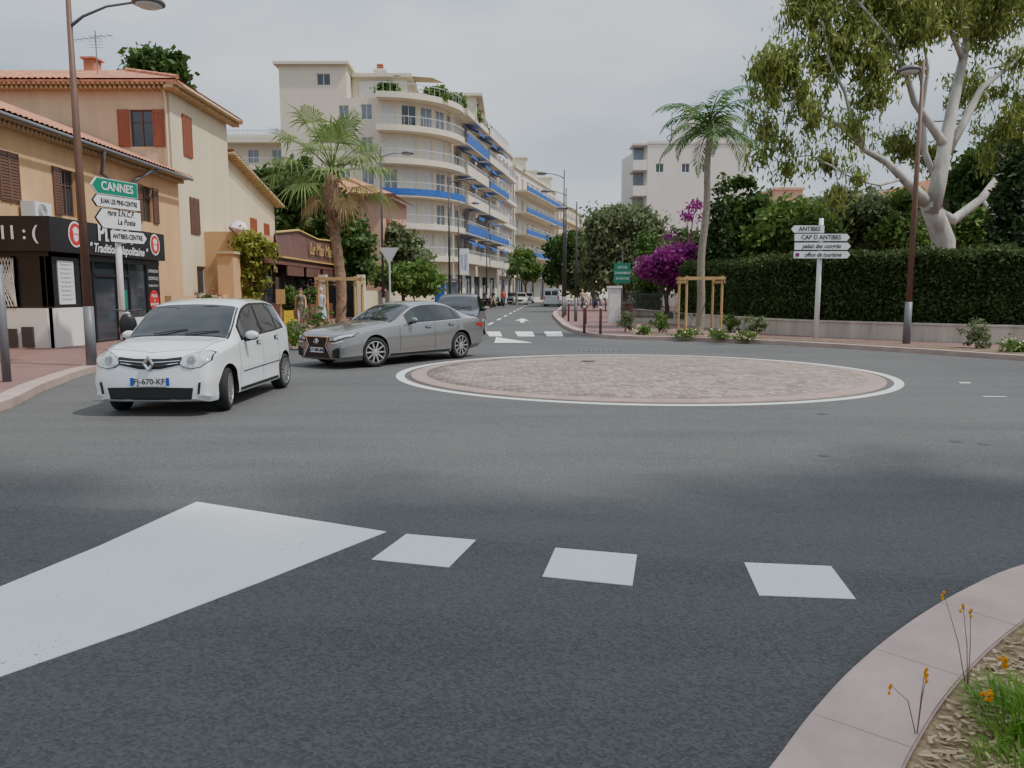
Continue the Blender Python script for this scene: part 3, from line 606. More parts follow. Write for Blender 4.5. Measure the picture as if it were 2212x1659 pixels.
for (y,z,ww,hh) in ((43.5,4.2,1,1.5),(45.8,4.2,.9,1.4)):
    shutter(b,(-14.4,y-ww/4,z),PI/2,ww/2,hh,'red_sh'); shutter(b,(-14.4,y+ww/4,z),PI/2,ww/2,hh,'red_sh')
ch=thing('chimney_stack','square red brick chimney rising beyond the wing roof','chimney',(-16.4,50,6)); q=MB(); q.box(-16.8,-16.1,49.5,50.1,5,8.6); q.build('stack','tile',ch); q=MB(); q.box(-16.9,-16.0,49.4,50.2,8.6,8.75); q.box(-16.7,-16.2,49.6,50,8.75,9.1); q.build('cap','eave',ch)
w=thing('garden_wall','ochre rendered garden wall and pillar between the shop and the restaurant','wall',(-12.6,33,.1)); q=MB(); q.box(-12.8,-12.55,28.5,34.28,.1,1.5); q.build('masonry','ochre',w); q=MB(); q.box(-13,-12.3,34.3,35.2,.1,3.3); q.build('pillar','ochre',w); q=MB(); q.box(-13.1,-12.2,34.2,35.3,3.3,3.42); q.build('coping','eave',w)
# restaurant
b=thing('restaurant','brown timber restaurant with a tall brown sign board and gold lettering','restaurant',(-12.5,43,.1))
q=MB(); q.add([(-11.2,35.6,3.1),(-11.2,51.5,3.1),(-12.9,51.5,4.6),(-12.9,35.6,4.6),(-11.2,35.6,3.0),(-11.2,51.5,3.0),(-12.9,51.5,4.5),(-12.9,35.6,4.5)],[(0,1,2,3),(4,7,6,5),(0,4,5,1),(0,3,7,4),(3,2,6,7)]); q.box(-11.3,-11.1,35.5,51.6,2.95,3.12); q.build('awning','brown',b)
q=MB(); q.add([(-11.08,37.0,3.35),(-11.08,51.3,3.35),(-11.25,51.3,4.4),(-11.25,49.6,4.75),(-11.25,45,4.6),(-11.25,41,4.8),(-11.25,37.0,4.4)],[(0,1,2,3,4,5,6)]); q.box(-11.3,-11.27,37,51.3,3.3,4.35); q.build('sign_board','brownb',b)
q=MB(); q.tube([(-11.2,37,4.44),(-11.2,41,4.85),(-11.2,45,4.64),(-11.2,49.6,4.81),(-11.2,51.3,4.45)],.06,6); q.box(-11.12,-11.0,37,51.3,3.27,3.35); q.build('moulding','gold',b)
q=MB()
for y in np.arange(36,51.6,1.55): q.box(-12.1,-11.95,y,y+.12,.1,3.2)
q.box(-12.1,-11.97,36,51.6,1.0,1.08); q.build('post','brown',b)
q=MB(); q.box(-12.06,-12.02,36.1,51.5,1.1,3.0); q.build('window','gls',b)
q=MB(); q.box(-12.08,-11.98,36,51.6,.1,1.0); q.build('panel','brown',b); q=MB(); q.box(-14.3,-12.1,36,51.5,.1,4.4); q.build('wall','ochre',b)
text(b,'Le Mas Mia',.95,(-10.98,44.8,3.98),(0,1,0),'gold',bold=.008,italic=.3,sx=1.15); text(b,'Ma',.5,(-11.05,36.3,2.7),(0,1,0),'gold',italic=.2)
for i in range(4):
    q=MB(); q.box(-11.18,-11.12,38.5+i*3.6,41.5+i*3.6,2.45,2.93); q.build('lower_fascia','brownb',b)
for i in range(5):
    q=MB(); y=37.2+i*1.9; q.box(-10.3,-10.2,y,y+1.5,.15,1.0); q.box(-10.32,-10.18,y-.05,y+.02,.12,1.1); tag(q.build('fence_panel','brown'),['dark brown slatted terrace panel nearest the pavement corner','second dark brown terrace panel from the left','third brown terrace panel, in the middle of the row','fourth brown terrace panel from the left','farthest brown terrace panel of the row'][i],'fence',group='terrace panels')
for i,(y,lab) in enumerate(((37.6,'potted green plant at the left end of the restaurant terrace'),(41.5,'potted pink flowering plant in the middle of the restaurant terrace'),(45.3,'potted green plant toward the far end of the restaurant terrace'))):
    shrub(lab,(-10.7,y,.12),[(-10.7,y,1.3,.5,.5,.65)],30,1400,.09,'l_mid',group='terrace plants',flower='l_pink' if i==1 else None,nf=20,cr=.25)
tree('climbing_vine','yellow green climbing vine on the corner of the restaurant','vine',(-12.0,35.7,.12),[(-12,35.7,3.6,.8,.6,.9),(-11.9,35.9,2.2,.55,.5,1.2),(-11.7,36.7,3.5,.5,1.2,.45)],.06,80,3600,.13,'l_vine',cr=.3,shell=.2)
q=thing('satellite_dish','round white satellite dish on the cream house wall','satellite dish',(-13.9,38.9,4.6)); m_=MB(); m_.lathe([(.01,0),(.2,.03),(.42,.12),(.44,.13),(.2,.045),(.01,.015)],Matrix.Translation((-13.6,38.9,4.7))@Matrix.Rotation(math.radians(70),4,'X')@Matrix.Rotation(0.3,4,'Y'),20); m_.build('dish','signw',q,True); m_=MB(); m_.tube([(-14.2,38.9,4.5),(-13.6,38.9,4.7)],.03,5); m_.build('bracket','gpole',q)
q=thing('metal_gate','black metal gate with vertical bars beside the restaurant','gate',(-9.6,45,.12)); m_=MB()
for i in range(13): x=-10.4+i*.13; m_.tube([(x,44,.15),(x,44,2.2)],.025,5)
m_.box(-10.45,-8.8,43.97,44.03,.2,.3); m_.box(-10.45,-8.8,43.97,44.03,2.1,2.2); m_.box(-10.4,-8.9,44.04,44.07,.2,2.0); m_.build('leaf','blackp',q)
m_=MB(); m_.box(-10.9,-10.5,43.7,44.2,.1,2.6); m_.build('pillar','cream3',q); m_=MB(); m_.box(-8.75,-8.35,43.7,44.2,.1,2.6); m_.build('pillar','cream3',q)
q=MB(); q.strip([(-8.35,44),(-6.2,60),(-4.9,74)],[(-8.65,44),(-6.5,60),(-5.2,74)],.1,1.7); tag(q.build('garden_wall','cream3'),'pale street wall running from the black gate toward the big apartment block','wall')
b=thing('town_house','peach pink house with hipped tiled roof behind the trees','house',(-12,60,.1)); w=MB()
facade(b,w,(-17,56),(-9.4,56),.1,8.6,[(1.5,5.5,1,1.4,{'closed':'br_sh'}),(6,5.5,.9,1.4,{'closed':'cream3'}),(6,2,.9,1.5)]); facade(b,w,(-9.4,56),(-8.6,64),.1,8.6,[(2,5.6,.9,1.4,{'closed':'red_sh'}),(5.5,5.6,.9,1.4,{'closed':'red_sh'})]); w.build('wall','peach',b)
q=MB(); q.corr((-17.6,55.3,8.5),(-12,55.3,8.5),(0,4.6,1.7)); q.add([(-12,55.3,8.52),(-8.4,55.3,8.52),(-12,60,10.22)],[(0,1,2)]); q.add([(-8.4,55.3,8.51),(-7.9,64.7,8.51),(-12,60,10.21)],[(0,1,2)]); q.box(-17.5,-8.6,55.4,56.2,8.35,8.49); q.build('roof','tile',b)
b=thing('apartment_building','distant cream apartment block with blue awning seen above the wing roof','building',(-28,88,0)); w=MB()
facade(b,w,(-36,85),(-23,85),0,18,[(3+i*2.6,z,1.2,1.4,{'g':'glsl'}) for i in range(4) for z in (12.5,15.4)]); w.quad((-23,85,0),(-22.5,97,0),(-22.5,97,18),(-23,85,18)); w.box(-36.2,-22.3,84.6,97,18,18.3); w.build('wall','cream2',b)
for z in (11.8,14.7,17.5):
    q=MB(); q.box(-36,-22.5,83.6,84.98,z-.2,z); q.box(-36,-22.5,83.6,83.66,z,z+.3); q.build('balcony','cream2',b)
    q=MB(); q.box(-36,-22.5,83.58,83.62,z+1,z+1.06); 
    for i in range(50): q.box(-36+i*.27,-36+i*.27+.04,83.58,83.62,z+.3,z+1)
    q.build('railing','rail',b)
for x in (-31.5,-27): q=MB(); q.add([(x,84.9,14.3),(x+3.6,84.9,14.3),(x+3.6,83.2,13.3),(x,83.2,13.3)],[(0,1,2,3)]); q.build('awning','blue',b)
# ------------------------------------------------------------ big apartment block with rounded corner
def balcony(root,path,z,dep,slab='cream2',par='cream2',ph=.0,rail=True,th=.22,bars=True,inner=0):
    o=offs(path,dep); i_=offs(path,inner)
    q=MB(); q.strip(o,i_,z-th,z)
    if ph: q.strip(o,offs(path,dep-.1),z,z+ph)
    bo=q.build('balcony',slab,root)
    if par!=slab:
        q=MB(); q.strip(offs(path,dep+.03),offs(path,dep-.12),z-.1,z+ph+.02); q.build('parapet_cloth',par,bo)
    if rail:
        q=MB(); mid=offs(path,dep-.05); q.strip(offs(path,dep-.02),offs(path,dep-.08),z+1.0,z+1.06)
        for a_,b_ in zip(mid[:-1],mid[1:]):
            a_=V(a_); b_=V(b_); k_=max(1,int((b_-a_).length/.35))
            for i in range(k_):
                c=a_.lerp(b_,i/k_); q.box(c.x-.02,c.x+.02,c.y-.02,c.y+.02,z+ph,z+1.0)
        q.build('railing','rail',bo)
    return bo
b=thing('apartment_building','large cream apartment block with rounded corner balconies and blue awnings','building',(-11,76,0))
w=MB(); SL=[4.6,7.4,10.2,13.0,15.8,18.55]
arc=[(-11.7+6*math.sin(t_),76-6*math.cos(t_)) for t_ in [i*PI/2/5*.94 for i in range(6)]]
E=(-1.8,97); wins=[]
for z in SL[:-1]+[1.6]:
    wins+= [(5.6,z+.9,.9,1.2,{'g':'glsl','style':'two'})] if z in (4.6,10.2,15.8) else []
    wins+= [(7.6,z+.9,1.0,1.3,{'g':'glsl'})] if z>4 else []
facade(b,w,(-20.4,70),(-11.7,70),0,18.55,[x for x in wins if x[1]<18])
for i in range(5):
    hs=[]
    for z in SL[:-1]:
        hs.append((.94,z+.12,1.25 if i%2==0 else 1.35,2.15,{'g':random.choice(['glsl','blind','gls','blind']),'style':'two'}))
    hs.append((.94,.5,1.4,2.8,{'g':'gls'})); L_=(V(arc[i+1])-V(arc[i])).length
    hs=[(L_/2,)+h[1:] for h in hs]; facade(b,w,arc[i],arc[i+1],0,18.55,hs)
sd_=V(E)-V(arc[-1]); LL=sd_.length; hs=[]
for z in SL[:-1]:
    for j in range(7): hs.append((1.8+j*2.9,z+.12,1.7,2.15,{'g':random.choice(['gls','glsl','blind']),'style':'two'}))
for j in range(5): hs.append((2.4+j*4,.4,2.8,2.9,{'g':'gls','f':'dark'}))
facade(b,w,arc[-1],E,0,18.55,hs)
w.quad(E+(0,),(E[0]-10,E[1]+2,0),(E[0]-10,E[1]+2,18.55),E+(18.55,)); w.quad((-20.4,80,0),(-20.4,70,0),(-20.4,70,21.5),(-20.4,80,21.5))
inset=offs([(-20.4,70)]+arc+[E],-.06)
w.prism(inset+[(E[0]-10,E[1]+1.9),(-20.34,82)],18.44,18.53)
w.build('wall','cream2',b)
fine=[(-11.7+6*math.sin(t_),76-6*math.cos(t_)) for t_ in [i*PI/2*.94/18 for i in range(19)]]
curve=[(-11.75,70)]+fine
for i,z in enumerate(SL):
    balcony(b,curve,z,1.25,par='blue' if i==2 else 'cream2',ph=.45 if i==2 else .28)
dv=sd_.normalized()
for i,z in enumerate(SL):
    p0=V(arc[-1])+dv*.3; balcony(b,[tuple(p0),tuple(p0+dv*9.5)],z,1.5,ph=.7 if i<5 else .3,par=['cream2','blue','cream2','cream2','blue','cream2'][i] if i<5 else 'cream2')
    p1=V(arc[-1])+dv*10.6; balcony(b,[tuple(p1),tuple(V(E)-dv*.3)],z,1.5,ph=.5,par=['cream2','blue','cream2','blue','cream2','cream2'][i])
nn=V((dv.y,-dv.x))
for i,z in enumerate(SL[:-1]):
    for j in range(6):
        if (i*5+j*3)%7<4:
            c=V(arc[-1])+dv*(1+j*3.2); e_=c+dv*2.6; q=MB(); q.add([(c.x+nn.x*.1,c.y+nn.y*.1,z+2.5),(e_.x+nn.x*.1,e_.y+nn.y*.1,z+2.5),(e_.x+nn.x*1.7,e_.y+nn.y*1.7,z+1.75),(c.x+nn.x*1.7,c.y+nn.y*1.7,z+1.75),(e_.x+nn.x*1.7,e_.y+nn.y*1.7,z+1.5),(c.x+nn.x*1.7,c.y+nn.y*1.7,z+1.5)],[(0,1,2,3),(3,2,4,5)]); q.build('awning','blue',b)
q=MB(); facade(b,q,(-20.4,70.01),(-14.5,70.01),18.55,21.3,[(3.9,19.6,1.2,1.0,{'g':'gls'})]); q.quad((-14.5,70.01,18.56),(-14.5,78,18.56),(-14.5,78,21.3),(-14.5,70.01,21.3)); q.box(-20.8,-14.2,69.6,78.4,21.3,21.55); q.build('penthouse','cream2',b)
q=MB(); q.box(-14.45,-9.5,72.2,80,18.56,20.8); q.box(-14.4,-9,71.7,80.4,20.8,21.1); q.build('penthouse','cream2',b); q=MB(); q.box(-9.45,-3.5,78.5,92,18.56,20.7); q.box(-9.8,-2.9,78,92.3,20.7,20.95); q.build('penthouse','cream2',b)
q=MB(); q.box(-13.8,-11,72.1,72.18,18.7,20.5); q.build('window','blind',b)
q=MB(); q.add([(-10.6,71.5,20.9),(-7.2,72.5,20.9),(-6.4,75.5,21.2),(-10.4,75.5,21.3)],[(0,1,2,3)]); q.build('awning','beige',b)
q=MB(); q.box(-12.8,-12,75,75.8,21.1,22.2); q.box(-13,-11.8,74.9,75.9,22.2,22.35); q.build('chimney','pinkw',b)
q=MB(); 
for z in range(3): q.box(-12.7,-12.1,75.1,75.7,22.4+z*.18,22.5+z*.18)
q.build('vent_cap','tile',b)
for (x,y,rx) in ((-11,70.2,1.0),(-6.9,71.8,1.3),(-5.4,74.8,1.0),(-4.3,80,1.2),(-3.7,85,1.2)):
    shrub('green planter shrub on the roof terrace, %s'%{-11:'leftmost, above the flat wall',-6.9:'above the middle of the rounded corner',-5.4:'at the right end of the rounded corner',-4.3:'first along the street side',-3.7:'farthest along the street side'}[x],(x,y,18.6),[(x,y,19.4,rx,.5,.55),(x+.3,y,19.1,rx*.8,.5,.4)],40,900,.22,'l_mid',group='roof terrace planting',cr=.35)
q=thing('hanging_sign','white vertical shop sign with blue letters projecting from the big block','sign',(-4.6,72,3.5)); m_=MB(); m_.box(-4.9,-4.0,72,72.15,3.2,5.6); m_.build('board','signw',q); text(q,'LAVAGE\nPRESSING',.36,(-4.45,71.99,4.4),(0,0,1),'plateblue',up=(-1,0,0)); m_=MB(); m_.box(-5.4,-4.9,72.03,72.1,4.3,4.4); m_.build('bracket','gpole',q)
def block(label,p0,p1,dep,H,nf,mt,ncol,z0=3.8,fh=None,blue=None,bd=0,ww=1.2,wh=1.9,front=True,ph=.5,railing=True):
    c=(V(p0)+V(p1))/2; b=thing('apartment_building',label,'building',(c.x,c.y,0)); w=MB(); d=V(p1)-V(p0); L=d.length; d.normalize(); n_=V((d.y,-d.x)); fh=fh or (H-z0)/nf
    hs=[((j+.5)*L/ncol,z0+i*fh+.15,ww,wh,{'g':random.choice(['gls','glsl','blind'])}) for i in range(nf) for j in range(ncol)]+[((j+.5)*L/max(1,ncol//2),.3,min(2.6,L/ncol*1.5),2.9,{'g':'gls','f':'dark'}) for j in range(max(1,ncol//2))]
    facade(b,w,p0,p1,0,H,hs); q0=V(p0)-n_*dep; q1=V(p1)-n_*dep
    w.quad((q0.x,q0.y,0),p0+(0,),p0+(H,),(q0.x,q0.y,H)); w.quad(p1+(0,),(q1.x,q1.y,0),(q1.x,q1.y,H),p1+(H,)); w.quad((q0.x,q0.y,H-.01),p0+(H-.01,),p1+(H-.01,),(q1.x,q1.y,H-.01)); w.build('wall',mt,b)
    q=MB(); q.strip(offs([p0,p1],.3),[tuple(q0),tuple(q1)],H,H+.3); q.build('cornice',mt,b)
    if bd:
        for i in range(nf):
            balcony(b,[tuple(V(p0)+d*.4),tuple(V(p1)-d*.4)],z0+i*fh,bd,slab=mt,par=('blue' if blue and (i in blue) else mt),ph=ph,rail=railing)
    return b
block('pinkish white apartment building with shallow balconies next to the big cream block',(-1.7,97.3),(.05,108),8,19.6,5,'pinkw',4,bd=.7,ph=.2)
block('apartment block with stacked blue fronted balconies along the street bend',(.3,108.5),(7.6,137),10,18.6,5,'cream2',9,blue=(0,1,2,3,4),bd=1.8,ph=.5,railing=True)
block('far cream apartment building at the end of the street',(8.3,139),(15,165),10,17.3,5,'cream3',7,bd=.8,ph=.3)
block('farthest pale building closing the view down the street',(15.5,168),(30,190),10,15,4,'pinkw',6)
for i,(x,y) in enumerate(((1.5,118),(4,124),(6.5,131),(2,112))):
    q=MB(); q.box(x-2,x,y,y+2.5,18.9,20.4); q.box(x-2.2,x+.2,y-.2,y+2.7,20.4,20.6); tag(q.build('roof_hut','cream2'),'small pale roof hut on the blue balcony block, number %s from the near end'%['two','three','four','one'][i],'roof hut',group='roof huts')
b=thing('apartment_building','tall off white apartment block with few small windows on the right of the street','building',(19,86,0)); w=MB()
hs=[(x,z,.85,.95,{'g':'gls','f':'wht'}) for z in (14.4,) for x in (1.3,4.1,6.3)]+[(6.4,z,.6,.7,{'g':'gls'}) for z in (11.3,8.5)]
facade(b,w,(14.6,85),(25.6,85),0,17.4,hs); w.quad((13.2,95,0),(14.6,85,0),(14.6,85,17.4),(13.2,95,17.4)); w.quad((25.6,85,0),(25.6,98,0),(25.6,98,17.4),(25.6,85,17.4)); w.box(18.5,23.5,85.01,92,17.72,20.3); w.box(14.6,25.7,84.9,98,17.4,17.7); w.build('wall','offw',b)
for i,z in enumerate((4,6.7,9.4,12.1,14.8)):
    q=MB(); q.box(13.05,14.55,84.9,88,z-.15,z+.9); q.build('balcony','offw',b)
    q=MB(); q.box(13.3,14.5,86.6,86.7,z+1,z+2.4); q.build('window','glsl',b)
q=MB(); q.box(13.0,14.58,84.95,88,17.3,17.5); q.box(13.3,14.6,86.8,88,0,17.3); q.build('loggia','offw',b)
q=MB(); q.box(18.7,19.9,85.6,86.6,20.3,21.3); q.build('chimney','offw',b); q=MB(); q.box(20.8,21.4,85.6,86.6,20.3,20.9); q.build('chimney','offw',b)
q=MB()
q.tube([(17.4+.5*math.cos(i*.5),86.5+.5*math.sin(i*.5),17.7+i*.1) for i in range(28)],.05,5); q.tube([(17.4,86.5,17.7),(17.4,86.5,21)],.05,5); q.build('spiral_stair','dark',b)
def simplehouse(label,x0,x1,y0,y1,h,mt,roof,wins,side=None,rh=1.6):
    b=thing('house',label,'house',((x0+x1)/2,(y0+y1)/2,0)); w=MB(); facade(b,w,(x0,y0),(x1,y0),0,h,wins); 
    w.quad((x0,y1,0),(x0,y0,0),(x0,y0,h),(x0,y1,h))
    w.quad((x1,y0,0),(x1,y1,0),(x1,y1,h),(x1,y0,h)); 
    if roof=='tile': w.add([(x0,y0+.001,h),(x1,y0+.001,h),((x0+x1)/2,y0+.001,h+rh)],[(0,1,2)])
    w.build('wall',mt,b); q=MB(); e=.4
    if roof=='tile':
        xm=(x0+x1)/2
        q.corr((x0-e,y1,h-.2),(x0-e,y0-e,h-.2),(xm-x0+e,0,rh+.2)); q.corr((x1+e,y0-e,h-.2),(x1+e,y1,h-.2),(xm-x1-e,0,rh+.2)); q.build('roof','tile',b)
    else: q.box(x0-.2,x1+.2,y0-.2,y1,h,h+.3); q.build('roof',mt,b)
    return b
simplehouse('white house with dark red tiled gable among the garden trees',21.4,27,42,52,5.9,'whitew','tile',[(1.6,3.6,.9,1.6,{'closed':'rail'}),(4,3.6,.9,1.6,{'g':'gls'})],rh=2.2)
simplehouse('peach house behind the eucalyptus on the right',27.5,36,48,58,8.6,'peach','tile',[(2.5,5.5,1,1.6,{'g':'gls'}),(5.5,5.5,1,1.6,{'g':'gls'})])
simplehouse('low distant terracotta and white house roof beyond the garden, left one',33.5,37,100,110,14.5,'peach','flat',[(1,12,1,1,{'g':'gls'}),(2.6,12,1,1,{'g':'gls'})])
simplehouse('distant grey beige flat roofed building beyond the garden trees',37.5,47,100,112,13.3,'wallgrey','flat',[(2,10.8,1,1,{'g':'gls'}),(4.5,10.8,1,1,{'g':'gls'}),(7,10.8,1,1,{'g':'gls'})])
simplehouse('distant cream block right of the grey beige one beyond the garden',47.5,56,98,112,14.2,'pinkw','flat',[(2,11.8,1,1.2,{'g':'gls'}),(5,11.8,1,1.2,{'g':'gls'})])
# ------------------------------------------------------------ TREES
def tz(py,Y):
    d=ray(1106,py); return CH+Y*d.z/d.y
def tx(px,py,Y):
    d=ray(px,py); return d.x*Y/d.y
r_=thing('eucalyptus_tree','huge eucalyptus with smooth pale trunk and sprawling drooping crown behind the hedge','tree',(18.1,33,.1))
def pt(px,py,Y=33): return V((tx(px,py,Y),Y,tz(py,Y)))
t=MB()
base=pt(2035,560); base.z=.1
limbs=[([base,pt(2038,520),pt(2024,480,32.9),pt(2005,435,32.8)],[.58,.47,.42,.36]),
 ([pt(2012,460,32.8),pt(2028,390,32.6),pt(2042,310),pt(2058,230,33.4),pt(2080,130,33.8),pt(2100,20,34),pt(2120,-90,34.5)],[.36,.31,.27,.23,.18,.13,.07]),
 ([pt(2005,440,32.8),pt(1965,400,32.3),pt(1915,350,32),pt(1870,325,31.8),pt(1820,275,31.4),pt(1760,240,31.2),pt(1720,205,31),pt(1680,190,31)],[.29,.19,.14,.12,.09,.07,.05,.03]),
 ([pt(2015,455,32.8),pt(2060,475,33),pt(2120,430,33.3),pt(2180,350,33.6),pt(2260,300,34)],[.25,.21,.17,.13,.07]),
 ([pt(2045,320),pt(2010,270,32.5),pt(1975,220,32.2),pt(1955,150,32),pt(1925,90,31.6),pt(1860,10,31)],[.2,.16,.13,.1,.07,.04]),
 ([pt(2045,330,33.2),pt(2085,260,33.8),pt(2120,190,34),pt(2185,140,34.5),pt(2260,60,35)],[.2,.16,.13,.09,.05]),
 ([pt(1870,325,31.8),pt(1840,260,31.5),pt(1825,200,31),pt(1790,130,31),pt(1780,60,31)],[.10,.08,.06,.05,.02]),
 ([pt(2080,130,33.8),pt(2050,60,33),pt(2000,-20,32.5)],[.12,.08,.04]),
 ([pt(2025,400),pt(1998,330,32.7),pt(1992,240,32.5),pt(2005,150,32.4),pt(1990,60,32)],[.14,.12,.1,.07,.03]),
 ([pt(2120,430,33.3),pt(2150,470,33.1),pt(2200,480,33)],[.1,.07,.03]),
 ([pt(1950,385,32.3),pt(1900,400,31.5),pt(1850,390,31),pt(1800,360,30.8)],[.09,.06,.04,.02])]
for P,R_ in limbs: t.tube(P,R_,12)
random.seed(4)
ecl=[(1660,130,31,36),(1700,110,31,50),(1640,190,31,36),(1650,250,31,40),(1700,280,31,40),(1750,180,31,52),(1760,240,31,38),(1800,100,31.5,58),(1840,50,31.5,55),(1790,330,31,38),(1850,370,31,26),(1880,190,31.5,44),(1900,120,31.5,48),(1850,260,31.5,34),(1760,20,31.5,40),(1920,40,32,52),(1980,60,32,50),(1960,10,32,52),(2050,10,33,60),(2120,50,34,50),(2160,20,34,60),(2200,110,34.5,50),(2190,210,34.5,50),(2150,260,34.5,40),(2200,300,34,44),(2130,330,34.2,34),(2190,360,34,36),(1980,140,32.5,28),(1810,400,30.8,26),(1700,340,31,26),(1640,310,31,24),(2240,250,34,55),(2020,-40,33,80),(1900,-50,32,80),(1780,-30,32,60),(2150,-60,34,80),(1740,-10,31.5,45),(2000,320,36,40),(1940,290,36,36),(2090,180,36,45)]
bl=[]
for x,y,Y,s_ in ecl:
    c=pt(x,y,Y); k_=s_/F*Y; bl.append((c.x,c.y,c.z,k_*1.15,k_*1.1,k_*.8))
    m_=min((V(p) for P,_ in limbs for p in P),key=lambda q:(q-c).length); t.tube([m_,(m_+c)/2+V((0,0,.25)),c],[.05,.03,.012],6)
t.build('trunk','eucbark',r_,True)
leafmesh('crown',leafcloud(bl,760,42000,.078,3.6,.40,droop=.9,shell=.1),'l_euc',r_)
def conifer(label,px,py_top,py_bot,Y,halfpx,lm,nl,size=.14,name='cypress_tree',group=None,ragged=.0,n=14):
    z1=tz(py_top,Y); z0=.1; X=tx(px,(py_top+py_bot)/2,Y); R_=halfpx/F*Y; bl=[]
    for i in range(n):
        t_=i/(n-1); z=z0+.3+(z1-z0-.5)*t_; rr=R_*(1-.1*abs(t_-.3)) * (1-t_**(3.2 if not ragged else 1.4))**.8+.08
        bl.append((X+random.uniform(-1,1)*ragged*rr,Y+random.uniform(-1,1)*ragged*rr,z,rr,rr,(z1-z0)/n*.9))
    return tree(name,label,'tree',(X,Y,.1),bl,max(.1,R_*.15),260 if not ragged else 160,nl,size,lm,cr=.3 if not ragged else .55,shell=.75,limbs=False,asp=2.2,group=group)
conifer('big dark spreading conifer behind the feather palm',1600,318,560,40,62,'l_dark',15000,.17,'conifer_tree',ragged=.35)
conifer('narrow dark cypress left of the big conifer',1549,408,560,37,24,'l_cyp',9000,.11)
conifer('slim cypress by the green sign, left of a pair',1392,490,640,46,13,'l_cyp2',4000,.1,group='pair of slim cypresses')
conifer('slim cypress by the green sign, right and slightly lower of a pair',1413,498,640,46.5,13,'l_cyp2',4000,.1,group='pair of slim cypresses')
conifer('tall very dark cypress at the right edge of the picture',2185,290,620,29,36,'l_cyp',14000,.11)
def ptree(name,label,cat,px,pyc,Y,blobs,tr,ncl,nl,size,lm,**kw):
    X=tx(px,600,Y); B=[]
    for (x,y,rx,rz) in blobs:
        c=pt(x,y,Y+random.uniform(-.6,.6)); B.append((c.x,c.y,c.z,rx/F*Y,rx/F*Y,rz/F*Y))
    return tree(name,label,cat,(X,Y,.1),B,tr,ncl,nl,size,lm,**kw)
ptree('leafy_tree','dark green broad tree filling the gap behind the restaurant','tree',655,0,50,[(600,420,45,45),(660,410,60,40),(700,470,70,50),(630,490,60,55),(740,520,50,55),(770,560,40,45),(590,520,35,50),(680,560,70,40)],.25,330,20000,.24,'l_dark',cr=.7)
ptree('olive_tree','small grey green tree left of the rounded apartment block','tree',865,0,58,[(850,520,28,32),(880,540,30,32),(845,570,22,25),(905,560,22,25)],.15,120,7000,.22,'l_olive',cr=.6)
ptree('street_shrub_tree','bright green bushy tree behind the give way sign','tree',870,0,48,[(850,600,35,25),(890,600,40,30),(925,610,25,25)],.12,100,6000,.18,'l_mid',cr=.5)
ptree('leafy_tree','dark rounded tree top rising behind the tan house roof','tree',345,0,48,[(330,145,28,25),(360,150,30,30),(310,150,18,20),(340,180,50,35)],.3,120,8000,.26,'l_dark',cr=.6)
ptree('olive_tree','tall olive grey tree at the mouth of the street','tree',1345,0,62,[(1310,480,38,35),(1360,470,40,30),(1300,530,40,35),(1350,530,40,35),(1400,500,35,40),(1420,540,30,35),(1280,580,30,40),(1340,590,45,40)],.3,380,17000,.2,'l_olive',cr=.7,droop=.3)
ptree('street_tree','dark street tree far along the right pavement','tree',1245,0,85,[(1235,530,30,28),(1260,560,28,35),(1225,575,25,25),(1250,600,35,30)],.2,120,7000,.3,'l_dark',cr=.8)
ptree('street_tree','dark street tree beyond the lamp posts, left of the others','tree',1205,0,110,[(1200,545,20,25),(1215,575,22,30),(1195,590,18,22)],.2,100,5000,.3,'l_dark',cr=.8)
ptree('street_tree','small dark tree on the far left pavement beneath the blue balconies','tree',1135,0,100,[(1130,560,22,16),(1145,585,20,15),(1120,580,16,15)],.15,80,3500,.3,'l_mid',cr=.7)
ptree('garden_tree','broad mid green garden tree behind the hedge, left part','tree',1700,0,38,[(1680,500,50,45),(1720,480,50,40),(1650,530,40,40),(1750,520,50,45)],.25,260,11000,.18,'l_mid',cr=.6)
ptree('garden_tree','olive coloured garden tree behind the hedge, beside the road signs','tree',1830,0,40,[(1800,470,50,40),(1860,450,50,40),(1900,480,50,40),(1840,520,60,45),(1900,540,50,40)],.25,260,12000,.18,'l_olive',cr=.6)
ptree('garden_tree','green garden shrub tree under the eucalyptus trunk','tree',1960,0,38,[(1940,500,40,35),(1980,530,45,30),(2080,520,45,40),(2120,500,40,45),(1960,430,25,30)],.25,200,9000,.16,'l_mid',cr=.5)
ptree('garden_tree','dark tree crown to the right of the eucalyptus trunk','tree',2120,0,40,[(2110,400,50,60),(2150,350,50,50),(2090,460,40,40)],.25,180,9000,.18,'l_dark',cr=.6)
ptree('garden_tree','dark tree behind the bougainvillea','tree',1490,0,44,[(1480,540,35,35),(1520,560,40,45),(1460,590,40,30),(1500,600,50,30)],.2,160,8000,.17,'l_dark',cr=.5)
ptree('bougainvillea','magenta bougainvillea mound over the garden fence','shrub',1440,0,38,[(1420,578,34,20),(1450,565,34,24),(1480,550,22,18),(1465,592,34,18),(1402,580,16,12)],.12,200,8000,.10,'l_mag',cr=.4)
ptree('bougainvillea','thin high sprays of pink bougainvillea above the magenta mound','shrub',1495,0,39,[(1500,445,16,10),(1485,465,14,6),(1455,512,12,10),(1510,470,12,8)],.06,18,360,.10,'l_mag',cr=.35)
HP=smoothpath([(7.9,36.5),(8.5,33.6),(9.5,29.2),(10.7,26.8),(12.5,24.8),(15.0,22.7),(19.2,20.4),(26,18.3)],6); HB=offs(HP,-1.3)
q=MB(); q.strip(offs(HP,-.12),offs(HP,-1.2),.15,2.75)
hd=thing('clipped_hedge','long tall clipped dark green hedge above the low wall','hedge',(12,26,.1)); q.build('core','hcore',hd)
